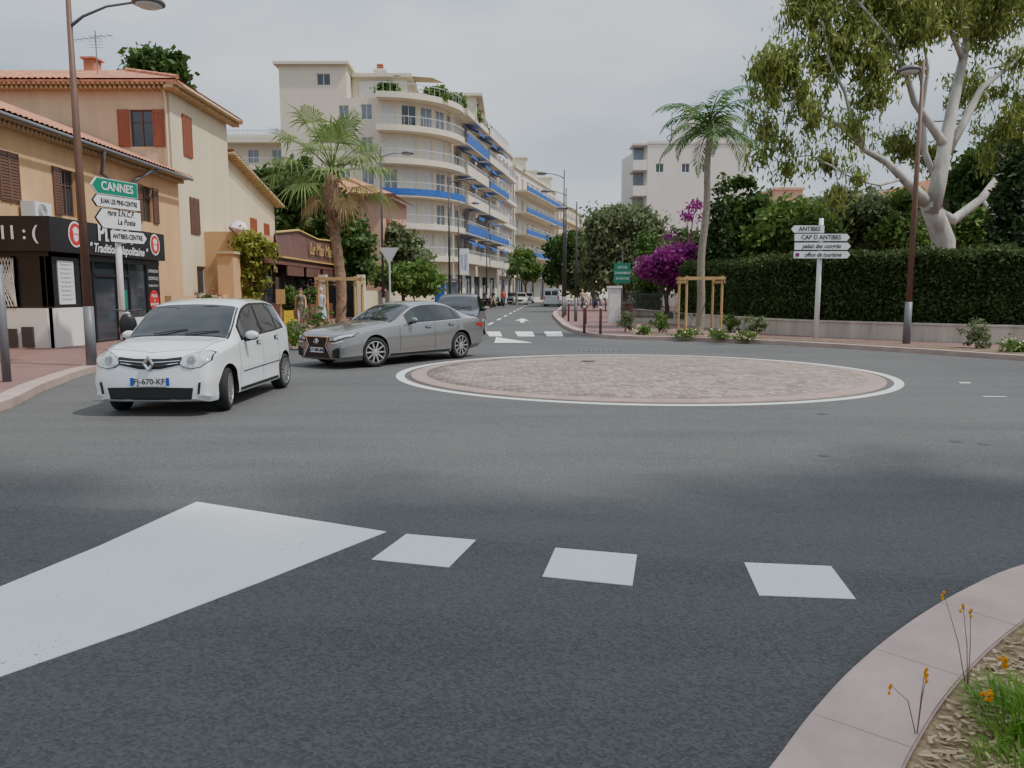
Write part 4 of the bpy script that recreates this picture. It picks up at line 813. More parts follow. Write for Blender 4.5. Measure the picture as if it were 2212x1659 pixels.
Nh=80000; seg=rng.integers(0,len(HP)-1,Nh); A=np.array(HP); Bq=np.array(HB); u=rng.random(Nh)[:,None]; side=rng.random(Nh)
a_=A[seg]*(1-u)+A[seg+1]*u; b_=Bq[seg]*(1-u)+Bq[seg+1]*u; v=np.where(side<.68,rng.normal(0,.06,Nh),rng.random(Nh))[:,None]; xy=a_*(1-v)+b_*v
z=np.where(side<.68,.35+2.5*rng.random(Nh),2.82+rng.normal(0,.09,Nh)); P=np.column_stack([xy,z]); P+=.05*np.sin(P[:,[1,2,0]]*4)+.03*np.sin(P[:,[2,0,1]]*9)
uu=rng.normal(size=(Nh,3)); uu/=np.linalg.norm(uu,axis=1)[:,None]; ww=np.cross(uu,rng.normal(size=(Nh,3))); ww/=np.linalg.norm(ww,axis=1)[:,None]; s_=.042*(.6+rng.random(Nh))[:,None]
leafmesh('foliage',np.stack([P-uu*s_*1.2,P+ww*s_*.7,P+uu*s_*1.2,P-ww*s_*.7],1).reshape(-1,3),'l_hedge',hd)
for (x,lab) in ((16,'unseen pine added behind the viewpoint to shade the near road, right one'),(5,'unseen pine added behind the viewpoint to shade the near road, left one')):  # out of view, added so their crowns throw shade over the near asphalt
    tree('added_shade_tree',lab,'tree',(x,-5,0),[(x,-1.5,18.5,5.5,4.2,1.6),(x+3,-2.5,19,4.5,4,1.8),(x-2.5,-2,18.8,4.5,4,1.6)],.4,500,22000,.36,'l_mid',cr=1.2,shell=.1,fork=.8)
# ------------------------------------------------------------ palms
def blade(L,p0,p1,w_,side):
    m_=(p0+p1)/2; L+= [p0,m_+side*w_/2,p1,m_-side*w_/2]
def fanpalm(label,X,Y,zt,Rf,n):
    r=thing('fan_palm_tree',label,'palm tree',(X,Y,.12)); t=MB(); k_=28
    P=[(X+.12*math.sin(i*.2)-.1,Y,.1+(zt-.1)*i/k_) for i in range(k_+1)]; R_=[(.165 if i<20 else .165+.08*math.sin((i-20)/8*PI))+(.018 if i%2 else 0) for i in range(k_+1)]; R_[0]=.24
    t.tube(P,R_,14); 
    for i in range(90):
        a=random.uniform(0,2*PI); z=zt-random.uniform(0,2.1); d=V((math.cos(a),math.sin(a),1.2)); c=V(P[-1]); c.z=z; t.tube([c+V((d.x*.15,d.y*.15,0)),c+V((d.x*.3,d.y*.3,.2))],[.035,.015],4)
    t.build('trunk','palmbark',r,True)
    def leaves(n,el0,el1,nm,mt_,Lp,Rr,seedo):
        L=[]; st=MB()
        for i in range(n):
            a=i*2.399+seedo; f=(i+.5)/n; el=math.radians(el0+(el1-el0)*f**.85+random.uniform(-6,6)); d=V((math.cos(a)*math.cos(el),math.sin(a)*math.cos(el),math.sin(el))); top=V(P[-1])+V((0,0,random.uniform(-.2,.25)))
            lp=Lp*random.uniform(.75,1.2); h=top+d*lp-V((0,0,.10*lp)); st.tube([top,top+d*lp*.5,h],[.028,.02,.012],4)
            sd=d.cross(V((0,0,1))); sd=sd.normalized() if sd.length>.1 else V((1,0,0)); dn=(d-V((0,0,.2))).normalized()
            for j in range(24):
                t_=(j/23-.5)*math.radians(180); dd=(dn*math.cos(t_)+sd*math.sin(t_)).normalized(); rl=Rr*random.uniform(.75,1.1)*(1-.25*abs(t_)/1.6)
                m_=h+dd*rl*.55-V((0,0,rl*.02)); dr=random.uniform(.1,.4)+(.3 if random.random()<.3 else 0); e=h+dd*rl*.92-V((0,0,rl*dr)); w_=.045
                sv=dd.cross(sd.cross(dn)).normalized()
                L+=[h,m_+sv*w_*.6,e,m_-sv*w_*.6]
        leafmesh(nm,np.array([tuple(v) for v in L]),mt_,r); return st
    st=leaves(n,88,-14,'crown','l_palm',1.1*Rf,1.0*Rf,0); st.build('petioles','l_palm',r)
    st=leaves(6,-25,-55,'dry_leaves','l_dry',.7*Rf,.7*Rf,.6); st.build('dry_petioles','l_dry',r)
    return r
fanpalm('fan palm with brown trunk and ragged leaves in the left pavement bed',-5.75,26,5.55,1.32,30)
def featherpalm(label,X,Y,zt,Rf,n):
    r=thing('feather_palm_tree',label,'palm tree',(X,Y,.12)); t=MB(); k_=40
    P=[(X+.2*(i/k_)**1.5+.04*math.sin(i*.3),Y,.1+(zt-.1)*i/k_) for i in range(k_+1)]; R_=[.15-.05*i/k_+(.006 if i%2 else 0) for i in range(k_+1)]; R_[0]=.24
    t.tube(P,R_,12); t.build('trunk','palmgrey',r,True); L=[]; st=MB()
    top0=V(P[-1]); st.tube([top0-V((0,0,.1)),top0+V((0,0,.9))],[.11,.05],8)
    for i in range(n):
        a=i*2.399; el=math.radians(86-92*(i/n)**.8+random.uniform(-6,6)); d=V((math.cos(a),math.sin(a),0)); top=top0+V((0,0,.6*random.random())); ln=Rf*random.uniform(.85,1.12); pts=[]
        ce=el; p=top.copy(); N_=16
        for j in range(N_+1):
            pts.append(p.copy()); p=p+(d*math.cos(ce)+V((0,0,math.sin(ce))))*ln/N_; ce-=math.radians(6+ (3.5 if j>8 else 0))
        st.tube(pts,[.026*(1-j/N_)+.006 for j in range(N_+1)],4); sd=V((-d.y,d.x,0))
        for j in range(2,N_+1):
            for sub in range(3):
                c=pts[j-1].lerp(pts[j],sub/3); tt=(pts[j]-pts[j-1]).normalized(); ll=.5*math.sin(PI*min(1,(j+sub/3)/N_*.9+.1))+.1
                for sg in (-1,1):
                    e=c+(sd*sg*.7+tt*.6+V((0,0,random.uniform(-.7,-.1)))).normalized()*ll*random.uniform(.8,1.1); blade(L,c,e,.05,tt)
    st.build('rachises','l_feather',r); leafmesh('crown',np.array([tuple(v) for v in L]),'l_feather',r); return r
featherpalm('tall slender feather palm with grey ringed trunk on the right pavement',6.75,27.8,7.0,2.45,20)
featherpalm('small distant palm in front of the blue balconied block',0.5,92,4.2,2.2,14)
def stakes(label,X,Y,s_,h):
    r=thing('tree_stake_frame',label,'tree stakes',(X,Y,.12)); 
    for dx in (-1,1):
        for dy in (-1,1): q=MB(); q.tube([(X+dx*s_,Y+dy*s_,.1),(X+dx*s_,Y+dy*s_,h)],.045,8); q.build('post','stake',r)
    for sg in (-1,1):
        zz=h-.06
        q=MB(); q.box(X-s_-.1,X+s_+.1,Y+sg*(s_+.06)-.02,Y+sg*(s_+.06)+.02,zz-.07,zz+.03); q.build('rail','stake',r)
        q=MB(); q.box(X+sg*(s_+.06)-.02,X+sg*(s_+.06)+.02,Y-s_-.1,Y+s_+.1,zz-.2,zz-.1); q.build('rail','stake',r)
stakes('square frame of pale wooden stakes around the feather palm',6.75,27.8,.62,2.2); stakes('square frame of pale wooden stakes around the fan palm',-5.75,26,.6,2.15)
# ------------------------------------------------------------ street lamps
def lamp(label,X,Y,H,ang,arm=1.6,group='street lamps',two='rust',pr=.085,az=.9,rise=.68):
    r=thing('street_lamp',label,'street lamp',(X,Y,.12),0,group); q=MB(); q.tube([(X,Y,.1),(X,Y,1.35)],[pr*1.25,pr*1.2],14); q.build('base_sleeve','gpole',r,True)
    q=MB(); q.tube([(X,Y,1.3),(X,Y,H*.55),(X,Y,H)],[pr,pr*.85,pr*.5],14); q.build('pole',two,r,True)
    d=V((math.cos(ang),math.sin(ang),0)); c=V((X,Y,H-az)); 
    q=MB(); q.tube([c,c+d*arm*.2+V((0,0,rise*.45)),c+d*arm*.55+V((0,0,rise*.85)),c+d*arm+V((0,0,rise))],[.035,.03,.025,.025],8); q.build('arm','lampg',r,True)
    e=c+d*(arm+.22)+V((0,0,rise-.02)); q=MB(); q.lathe([(.05,.12),(.2,.09),(.3,.02),(.31,-.03),(.27,-.05)],Matrix.Translation(e),20); hd_=q.build('lamp_head','lampg',r,True)
    q=MB(); q.lathe([(.25,-.052),(.2,-.085),(.01,-.09)],Matrix.Translation(e),20); q.build('lens','lens',hd_,True); return r
lamp('rust brown street lamp on the left pavement beside the pizza shop',-8.75,15.95,8.2,math.radians(-6),1.45,az=1.35,rise=.42)
lamp('rust brown street lamp on the right pavement in front of the hedge',11.7,22.8,8.2,math.radians(190),.2,az=.9,rise=.62)
for (X,Y,H,a,lab) in ((-6.4,38.5,8.6,10,'dark street lamp beside the fan palm in front of the rounded block'),(-3.7,46,8.4,10,'thin dark street lamp along the far left pavement, nearest of that row'),(-4.1,60,8.6,10,'thin dark street lamp before the shops, second along the far left pavement'),(-2.6,80,8.6,10,'distant street lamp, third along the far left pavement'),(3.05,46,8.7,182,'tall dark street lamp on the right pavement corner with arm to the left'),(3.45,50,8.2,182,'tall dark street lamp just behind the corner one on the right'),(3.3,40,6.2,120,'shorter dark post lamp nearest on the right pavement corner'),(5.4,78,8.4,182,'distant street lamp on the right beside the dark street trees')):
    lamp(lab,X,Y,H,math.radians(a),1.1,two='dark',pr=.07,az=.5,rise=.3)
q=thing('grey_post','plain grey post cut by the left edge of the picture','post',(-8.62,13.1,.12)); m_=MB(); m_.tube([(-8.66,13.1,.1),(-8.66,13.1,2.1)],.07,12); m_.build('pole','gpole',q,True)
# ------------------------------------------------------------ direction signs
def arrowpanel(root,Pc,d,w_,h,mt,border,left,th=.05):
    d=V(d).normalized(); up=V((0,0,1)); nn=d.cross(up); Pc=V(Pc); a=h*.42; x0,x1=-w_/2,w_/2
    def poly(k): 
        if left: return [(x0+k*1.3,0),(x0+a+k*.4,h/2-k),(x1-k,h/2-k),(x1-k,-h/2+k),(x0+a+k*.4,-h/2+k)]
        return [(x1-k*1.3,0),(x1-a-k*.4,-h/2+k),(x0+k,-h/2+k),(x0+k,h/2-k),(x1-a-k*.4,h/2-k)]
    q=MB(); pl=poly(0); f=[Pc+d*x+up*y+nn*th/2 for x,y in pl]; bk=[Pc+d*x+up*y-nn*th/2 for x,y in pl]; n_=5
    q.add(f+bk,[tuple(range(n_)),tuple(range(2*n_-1,n_-1,-1))]+[(i,i+n_,(i+1)%n_+n_,(i+1)%n_) for i in range(n_)]); o=q.build('sign_panel',border,root)
    q=MB(); q.add([Pc+d*x+up*y+nn*(th/2+.003) for x,y in poly(.014)],[tuple(range(n_))]); q.build('sign_face',mt,o); return o
s=thing('direction_sign','white direction signpost in front of the hedge with four arrow panels','road sign',(9.8,24.8,.12)); q=MB(); q.tube([(9.8,24.8,.1),(9.8,24.8,3.95)],[.085,.07],14); q.build('pole','signw',s,True)
D=(1,.0,0); k_=24.8/F
for (xa,xb,y,left,t_,it,m1,m2) in ((1708,1780,495,True,'ANTIBES',0,'signw','ink'),(1716,1835,513,False,'CAP D ANTIBES',0,'signw','ink'),(1716,1837,532,False,'palais des congrès',.25,'signw','ink'),(1714,1836,550.5,False,'office de tourisme',.25,'signw','ink')):
    xc=(xa+xb)/2; X=tx(xc,y,24.65); Z=tz(y,24.65); w_=(xb-xa)*k_; h=.25; o=arrowpanel(s,(X,24.65,Z),D,w_,h,m1,m2,left)
    text(o,t_,h*(.78 if it==0 else .74),(X+(.06 if left else -.04)+(.06 if 'office' in t_ else 0),24.615,Z),D,'ink',bold=.004,italic=it,sx={'ANTIBES':.92,'CAP D ANTIBES':.92,'palais des congrès':.90,'office de tourisme':.86}[t_])
    if 'office' in t_:
        q=MB(); 
        for a in range(4): c=(X-w_/2+.13+.035*math.cos(a*PI/2+.4),Z+.035*math.sin(a*PI/2+.4)); q.box(c[0]-.03,c[0]+.03,24.608-a*.0005,24.613,c[1]-.03,c[1]+.03)
        q.build('pictogram','l_mag',o)
s=thing('direction_sign','white direction signpost by the pizza shop with green panel on top','road sign',(-10.3,20.4,.12)); q=MB(); q.tube([(-10.3,20.4,.1),(-10.3,20.4,4.5)],[.085,.07],14); q.build('pole','signw',s,True)
D=V((.32,1,0)).normalized(); nD=D.cross(V((0,0,1)))
for (dx,z,w_,h,left,t_,m1,m2,tm,sz,sxx) in ((-.12,4.30,1.5,.40,True,'CANNES','signg','signw','signw',.30,.9),(-.08,3.93,1.55,.31,True,'JUAN LES PINS-CENTRE','signw','ink','ink',.175,.66),(-.05,3.50,1.5,.50,True,'gare S.N.C.F.\n       La Poste','signw','ink','ink',.21,.82),(.25,3.07,1.25,.31,False,'ANTIBES-CENTRE','signw','ink','ink',.18,.72)):
    Pc=V((-10.3,20.4,z))+nD*.11+D*dx; o=arrowpanel(s,Pc,D,w_,h,m1,m2,left,.05); text(o,t_,sz,Pc+nD*.033+D*(.06 if left else -.05)+V((0,0,.05 if '\n' in t_ else 0)),D,tm,bold=.004,italic=.2 if 'gare' in t_ else 0,sx=sxx)
s=thing('give_way_sign','grey back of a triangular give way sign on its post','road sign',(-5.2,33,.12)); q=MB(); q.tube([(-5.2,33,.1),(-5.2,33,3.5)],.04,8); q.build('pole','rail',s); q=MB()
P=[(-5.2-.42,3.5),(-5.2+.42,3.5),(-5.2,2.78)]; q.add([(x,32.93,z) for x,z in P]+[(x,32.96,z) for x,z in P],[(0,1,2),(5,4,3),(0,3,4,1),(1,4,5,2),(2,5,3,0)]); q.build('plate','rail',s)
s=thing('guesthouse_sign','green rectangular guesthouse sign on a pole by the garden gate','sign',(5.6,40,.12)); q=MB(); X=tx(1344,590,40); q.tube([(X,40,.1),(X,40,3.7)],.04,8); q.build('pole','gpole',s); q=MB(); q.box(X-.42,X+.42,39.9,39.96,tz(612,40),tz(568,40)); q.build('board','signgreen2',s)
for i,t_ in enumerate(('HÔTEL','CHAMBRES',"D'HÔTES")): text(s,t_,.17,(X,39.89,tz(578+i*12,40)),(1,0,0),'signw')
s=thing('gate_pillar','white square gate pillar with cap at the garden entrance','pillar',(5,38,.12)); a=tx(1316,650,38); b_=tx(1341,650,38); q=MB(); q.box(a,b_,38,38.6,.1,tz(622,38)); q.build('shaft','whitew',s); q=MB(); q.box(a-.06,b_+.06,37.94,38.66,tz(622,38),tz(622,38)+.1); q.build('cap','whitew',s)
s=thing('iron_fence','dark iron railing fence on a low kerb wall left of the hedge','fence',(7,40,.12)); q=MB()
for i in range(46):
    t_=i/45; x=5.65+t_*2.25; y=38.5-t_*1.4; q.tube([(x,y,.35),(x,y,1.6)],.018,4)
q.build('bars','dark',s); q=MB(); q.tube([(5.65,38.5,1.5),(7.9,37.1,1.5)],.025,4); q.build('rail','dark',s); q=MB(); q.tube([(5.65,38.5,.45),(7.9,37.1,.45)],.025,4); q.build('rail','dark',s)
q=MB(); q.strip([(5.6,38.5),(7.9,37.1)],[(5.7,38.7),(8.0,37.3)],.1,.35); q.build('base','wallgrey',s)
X,Y=G(1355,690,.12); s=thing('litter_bin','brown cylindrical litter bin by the iron fence','bin',(X,Y,.12)); q=MB(); h=.95; q.lathe([(.27,.1),(.29,.5),(.29,h)],Matrix.Translation((X,Y,0)),16); q.build('body','brown',s); q=MB(); q.lathe([(.31,h),(.31,h+.06),(.2,h+.1),(.01,h+.11)],Matrix.Translation((X,Y,0)),16); q.build('lid','dark',s)
BL=[(1228,694),(1262,718),(1297,722),(1265,700),(1308,672),(1290,665),(1276,660),(1060,665),(1082,655)]
labs=['left one beside the crossing','tall near one at the kerb','nearest right one at the kerb','one between the two near ones','one close to the white pillar','one behind the pillar group, middle','one farthest back on the right pavement','one on the left far pavement edge','one farthest along the left pavement']
for i,(x,y) in enumerate(BL):
    X,Y=G(x,y,.12); s=thing('bollard','slim dark bollard with pale collar, '+labs[i],'bollard',(X,Y,.12),0,'slim bollards'); hh=1.25; q=MB(); q.lathe([(.05,.1),(.05,hh-.1),(.01,hh)],Matrix.Translation((X,Y,0)),12); q.build('post','brown',s,True); q=MB(); q.lathe([(.056,hh-.2),(.056,hh-.12)],Matrix.Translation((X,Y,0)),12); q.build('collar','signw',s)
s=thing('bus_shelter','glass bus shelter with advertising panel before the rounded block','bus shelter',(-5.4,62,.12)); q=MB(); q.box(-6.8,-4.2,61,64,2.5,2.65); q.build('roof','gpole',s); 
for x in (-6.7,-4.3): q=MB(); q.box(x-.05,x+.05,61.1,61.2,.1,2.5); q.build('post','gpole',s)
q=MB(); q.box(-6.6,-5.3,61.0,61.15,.4,2.3); q.build('advert_panel','plateblue',s); q=MB(); q.box(-5.2,-4.35,61.1,61.14,.3,2.4); q.build('glass_panel','glsl',s)
X,Y=-9.55,33.0; s=thing('yellow_board','small yellow pavement board by the restaurant','board',(X,Y,.12)); q=MB(); q.box(X-.2,X+.2,Y-.02,Y+.02,.15,.85); q.build('panel','yellow',s); q=MB(); q.box(X-.2,X+.2,Y+.3,Y+.33,.12,.6); q.build('stand','yellow',s)
q=thing('menu_stand','pale wooden menu stand at the restaurant entrance','menu stand',(-10.3,34.4,.12)); m_=MB(); m_.box(-10.5,-10.1,34.4,34.45,1.1,1.75); m_.build('board','stake',q); m_=MB(); m_.box(-10.33,-10.27,34.42,34.48,.12,1.1); m_.build('post','stake',q)
random.seed(3)
for i,(px,py,h,rx,lm,fl,lab) in enumerate(((1350,716,.85,.3,'l_olive',None,'grey green shrub at the left end of the right bed'),(1424,716,.75,.32,'l_mid',None,'rounded green shrub beside the stake frame'),(1577,716,.8,.42,'l_mid',None,'broad green shrub right of the stake frame'),(1632,724,.95,.3,'l_olive',None,'taller grey shrub near the road sign post'),(2108,752,.85,.35,'l_olive',None,'grey green shrub near the right lamp post'),(2190,760,.3,.3,'l_mid','l_white','low flowering plant at the right picture edge'),(1390,722,.28,.35,'l_mid','l_white','low white flowering plant, leftmost in the right bed'),(1480,728,.28,.45,'l_mid','l_white','low white flowering plant under the palm'),(1545,730,.26,.4,'l_mid','l_white','low flowering plant right of the palm'),(1605,733,.25,.35,'l_mid','l_white','low flowering plant at the right end of the bed'))):
    X,Y=G(px,py,.14); shrub(lab,(X,Y,.14),[(X,Y,.14+h*.5,rx,rx,h*.5),(X+.12,Y,.14+h*.35,rx*.9,rx*.8,h*.35)],30,900 if h>.5 else 500,.05,lm,group='bed shrubs',flower=fl,nf=26,cr=.13)
for i,(px,py,h,rx,lm,fl,lab) in enumerate(((605,738,.9,.5,'l_mid',None,'feathery green shrub behind the white car'),(640,735,.55,.4,'l_olive','l_white','grey shrub with pale flowers behind the white car'),(690,733,1.15,.35,'l_mid',None,'bright green shrub between the two cars'),(585,740,1.0,.35,'l_olive',None,'thin shrub right behind the roof of the white car'),(655,745,.3,.3,'l_mid','orange','low orange flowering plant at the left bed kerb'))):
    X,Y=G(px,py,.14); shrub(lab,(X,Y,.14),[(X,Y,.14+h*.5,rx,rx,h*.5),(X-.12,Y,.14+h*.35,rx*.9,rx*.8,h*.35)],30,1100,.05,lm,group='left bed shrubs',flower=fl,nf=26,cr=.13)
shrub('low pink flowering bush in front of the ochre garden wall',(-12.1,31,.12),[(-12.1,31,.9,.4,1.5,.7)],60,2200,.08,'l_olive',flower='l_pink',nf=40,cr=.25)
# ------------------------------------------------------------ CARS
def interp(st,x):
    X=st[:,0]; i=int(np.clip(np.searchsorted(X,x)-1,0,len(X)-2)); h=X[i+1]-X[i]; t=(x-X[i])/h
    def sl(k):
        if k<=0: return (st[1]-st[0])/(X[1]-X[0])
        if k>=len(X)-1: return (st[-1]-st[-2])/(X[-1]-X[-2])
        a=(st[k]-st[k-1])/(X[k]-X[k-1]); b=(st[k+1]-st[k])/(X[k+1]-X[k]); return np.where(a*b>0,2*a*b/(a+b+1e-12),0)
    m0,m1=sl(i),sl(i+1); t2,t3=t*t,t**3
    return st[i]*(2*t3-3*t2+1)+st[i+1]*(-2*t3+3*t2)+m0*h*(t3-2*t2+t)+m1*h*(t3-t2)
def wheelmesh(r,w_,spokes,dark=False):
    t=MB(); ax=Matrix.Rotation(PI/2,4,'X')
    t.lathe([(r*.66,-w_/2),(r*.9,-w_/2),(r*.98,-w_*.38),(r,-w_*.2),(r,w_*.2),(r*.98,w_*.38),(r*.9,w_/2),(r*.72,w_/2),(r*.70,w_/2-.05),(.01,w_/2-.07)],ax,32)
    a=MB(); Rr=r*.73
    a.lathe([(Rr,w_/2-.03),(Rr,w_/2+.003),(Rr*.94,w_/2+.006),(Rr*.91,w_/2-.03)],ax,32); a.f=a.f[:-2]; a.mi=a.mi[:-2]
    a.lathe([(.06,w_/2-.04),(.06,w_/2-.005),(.03,w_/2+.002),(.003,w_/2+.002)],ax,14)
    for i in range(spokes):
        an=2*PI*i/spokes; wd=.026 if spokes>10 else .034
        mt_=Matrix.Rotation(an,4,'Y'); a.box(.05,Rr*.95,-(w_/2-.002),-(w_/2-.03),-wd/2,wd/2,mt_)
    return t,a
def car(name,label,cat,st,L,wheels,r,paint,loc,head,feat,spokes=10,group=None,detail=True):
    st=np.array(st,float); rz=math.atan2(-head[1],-head[0])
    root=thing(name,label,cat,(loc[0],loc[1],0.006),rz,group)
    xc=wheels[0]
    N_=64; xs=np.unique(np.concatenate([[0,.012,.03,.055,.08],np.linspace(.11,L-.1,N_),[L-.06,L-.03,L-.01,L]]))
    bm=bmesh.new(); rings=[]
    for x in xs:
        s_=interp(st,x); _,zt,wr,zr,wb,zb,wm,zm,ws,zs=s_
        half=[(0,zt),(wr*.35,zt-.08*(zt-zr)),(wr*.7,zt-.3*(zt-zr)),(wr*.92,zt-.65*(zt-zr)),(wr,zr),(wr+(wb-wr)*.33,zr+(zb-zr)*.33),(wr+(wb-wr)*.66,zr+(zb-zr)*.66),(wb-.006,zb+.01),(wb+.004,zb-.02),(wb+(wm-wb)*.5-.006,zb+(zm-zb)*.3),(wm-.004,zb+(zm-zb)*.75),(wm,zm),(wm-.018,zm-(zm-zs)*.35),(wm-.012,zm-(zm-zs)*.7),(ws+.015,zs+.03),(ws,zs),(ws*.5,zs-.01),(0,zs-.01)]
        ring=[bm.verts.new((x-xc,y,z)) for y,z in half]+[bm.verts.new((x-xc,-y,z)) for y,z in half[-2:0:-1]]
        rings.append(ring)
    n_=len(rings[0])
    for a,b in zip(rings[:-1],rings[1:]):
        for i in range(n_): bm.faces.new((a[i],a[(i+1)%n_],b[(i+1)%n_],b[i]))
    bm.faces.new(rings[0][::-1]); bm.faces.new(rings[-1]); bmesh.ops.recalc_face_normals(bm,faces=bm.faces)
    bvh=BVHTree.FromBMesh(bm); me=bpy.data.meshes.new('body'); bm.to_mesh(me); bm.free(); me.materials.append(M[paint]); me.materials.append(M['trim'])
    me.polygons.foreach_set('use_smooth',[True]*len(me.polygons)); body=bpy.data.objects.new('body',me); COL.objects.link(body)
    cut=MB()
    for wx in wheels:
        for sg in (-1,1):
            R_=r+.045; y0,y1=(.48,1.2) if sg>0 else (-1.2,-.48)
            cut.lathe([(R_,y0),(R_,y1)],Matrix.Translation((wx-xc,0,r+.01))@Matrix.Rotation(-PI/2,4,'X'),40)
    cm=cut.build('cutter',['trim'],None,local=True)
    md=body.modifiers.new('b','BOOLEAN'); md.object=cm; md.operation='DIFFERENCE'; md.solver='EXACT'; md.material_mode='TRANSFER'
    bpy.context.view_layer.update(); dg=bpy.context.evaluated_depsgraph_get(); nm=bpy.data.meshes.new_from_object(body.evaluated_get(dg)); body.modifiers.clear(); body.data=nm; bpy.data.objects.remove(cm)
    for p_ in nm.polygons: p_.use_smooth=True
    body.parent=root
    bmx=bmesh.new(); bmx.from_mesh(nm)
    for e_ in bmx.edges:
        if len(e_.link_faces)==2 and e_.calc_face_angle(0)>.6: e_.smooth=False
    bmx.to_mesh(nm); bmx.free()
    def proj(o,d,off):
        h=bvh.ray_cast(V(o),V(d))
        if h[0] is None: h=bvh.find_nearest(V(o)+V(d)*1.0)
        nrm=h[1]
        if nrm.dot(V(d))>0: nrm=-nrm
        return h[0]+nrm*off
    def res(c,n): 
        c=[V(q) for q in c]; ls=[0]
        for a,b in zip(c[:-1],c[1:]): ls.append(ls[-1]+(b-a).length)
        out=[]
        for i in range(n):
            t=ls[-1]*i/(n-1); k=max(0,min(len(c)-2,int(np.searchsorted(ls,t)-1))); f_=(t-ls[k])/max(1e-9,ls[k+1]-ls[k]); out.append(c[k].lerp(c[k+1],f_))
        return out
    def patch(nm_,top,bot,axis,mt_,off=.006,n=22,rows=8,parent=None,sm=True):
        T=res(top,n); B=res(bot,n); q=MB(); vs=[]
        for j in range(rows+1):
            for i in range(n):
                p=T[i].lerp(B[i],j/rows)
                if axis=='front': o,d=(-3-xc,p.x,p.y),(1,0,0)
                elif axis=='rear': o,d=(L+3,p.x,p.y),(-1,0,0)
                elif axis=='left': o,d=(p.x-xc,-3,p.y),(0,1,0)
                elif axis=='right': o,d=(p.x-xc,3,p.y),(0,-1,0)
                else: o,d=(p.x-xc,p.y,4),(0,0,-1)
                vs.append(proj(o,d,off))
        q.add(vs,[(j*n+i,j*n+i+1,(j+1)*n+i+1,(j+1)*n+i) for j in range(rows) for i in range(n-1)])
        return q.build(nm_,mt_,parent or root,sm,local=True)
    S_=lambda x:interp(st,x)
    wx0,wx1=feat['ws']
    xs_=np.linspace(wx0,wx1,10)
    patch('windscreen',[(x,-(S_(x)[2]-.05)) for x in xs_],[(x,(S_(x)[2]-.05)) for x in xs_],'top','cglass',rows=16)
    tp=[(x,-(S_(x)[2]-.015)) for x in np.linspace(wx0-.03,wx1+.02,10)]; patch('windscreen_trim',tp,[(x,-y) for x,y in tp],'top','trim',off=.003,rows=16)
    if detail:
        for (ya,yb) in ((-.1,-.55),(.35,-.1)):
            q=MB(); q.tube([proj((wx0-xc+.01,ya,4),(0,0,-1),.02),proj((wx0-xc+.06,(ya+yb)/2,4),(0,0,-1),.022),proj((wx0-xc+.1,yb,4),(0,0,-1),.018)],.008,5); q.build('wiper','trim',root,local=True)
    if 'rw' in feat:
        a,b=feat['rw']; xs_=np.linspace(a,b,8); patch('rear_window',[(x,-(S_(x)[2]-.06)) for x in xs_],[(x,S_(x)[2]-.06) for x in xs_],'top','cglass',rows=12)
    for sd in ('left','right'):
        a,b=feat['side'][0][0],feat['side'][-1][1]; xs_=np.linspace(a-.05,b+.03,30)
        patch('window_trim',[(x,S_(x)[3]-.015) for x in xs_],[(x,S_(x)[5]+.005) for x in xs_],sd,feat.get('strim','trim'),off=.003,n=34)
        if feat.get('strim')=='chrome': patch('window_pillar_trim',[(x,S_(x)[3]-.03) for x in xs_],[(x,S_(x)[5]+.018) for x in xs_],sd,'trim',off=.005,n=34)
        for (a,b) in feat['side']:
            xs_=np.linspace(a,b,14); patch('side_window',[(x,max(S_(x)[3]-.05,S_(x)[5]+.045)) for x in xs_],[(x,S_(x)[5]+.03) for x in xs_],sd,'cglass',off=.008)
        for x in feat.get('seams',[]):
            z1=S_(x)[5]; patch('door_seam',[(x-.004,z1),(x+.004,z1)],[(x-.004,.3),(x+.004,.3)],sd,'trim',off=.002,n=2,rows=14)
        for x in feat.get('handles',[]):
            z1=S_(x)[5]-.1; patch('handle_recess',[(x-.1,z1+.03),(x+.1,z1+.03)],[(x-.1,z1-.025),(x+.1,z1-.025)],sd,'trim',off=.002,n=6,rows=2)
            patch('door_handle',[(x-.09,z1+.02),(x+.09,z1+.02)],[(x-.09,z1-.012),(x+.09,z1-.012)],sd,paint,off=.03,n=6,rows=2)
        patch('sill_trim',[(wheels[0]+r+.1,.27),(wheels[1]-r-.1,.27)],[(wheels[0]+r+.1,.225),(wheels[1]-r-.1,.225)],sd,'trim',off=.004,n=10,rows=2)
        for (kk,T,B,mm,of) in feat.get('sidex',[]): patch(kk,T,B,sd,mm,off=of,n=14,rows=4)
        if 'mirror' in feat:
            mx_,mz=feat['mirror']; sg=-1 if sd=='left' else 1; y=(S_(mx_)[4]+.0)*sg; q=MB(); q.ell((mx_-xc,y+sg*.11,mz+.01),(.055,.105,.065),14,10); mo=q.build('mirror',paint,root,True,local=True)
            q=MB(); q.tube([(mx_-xc+.02,y-sg*.02,mz-.06),(mx_-xc,y+sg*.08,mz-.045)],.03,6); q.ell((mx_-xc+.012,y+sg*.11,mz-.012),(.052,.1,.055),12,8); q.build('mirror_base','trim',mo,True,local=True)
    for (kk,T,B,ax,mm,of) in feat.get('front',[]):
        patch(kk,T,B,ax,mm,off=of,n=26,rows=8)
    for (x,y,z,t_,sz,mm,ax) in feat.get('text',[]):
        h=proj((-3-xc,y,z),(1,0,0),.012); text(root,t_,sz,(h.x-.022,y,z),(0,-1,0),mm,local=True,bold=.002,off=0)
    tm,am=wheelmesh(r,.2,spokes); t0=tm.build('tyre','tyre',None,True,local=True); a0=am.build('rim','alloy',None,False,local=True)
    yw=feat.get('track',.7)
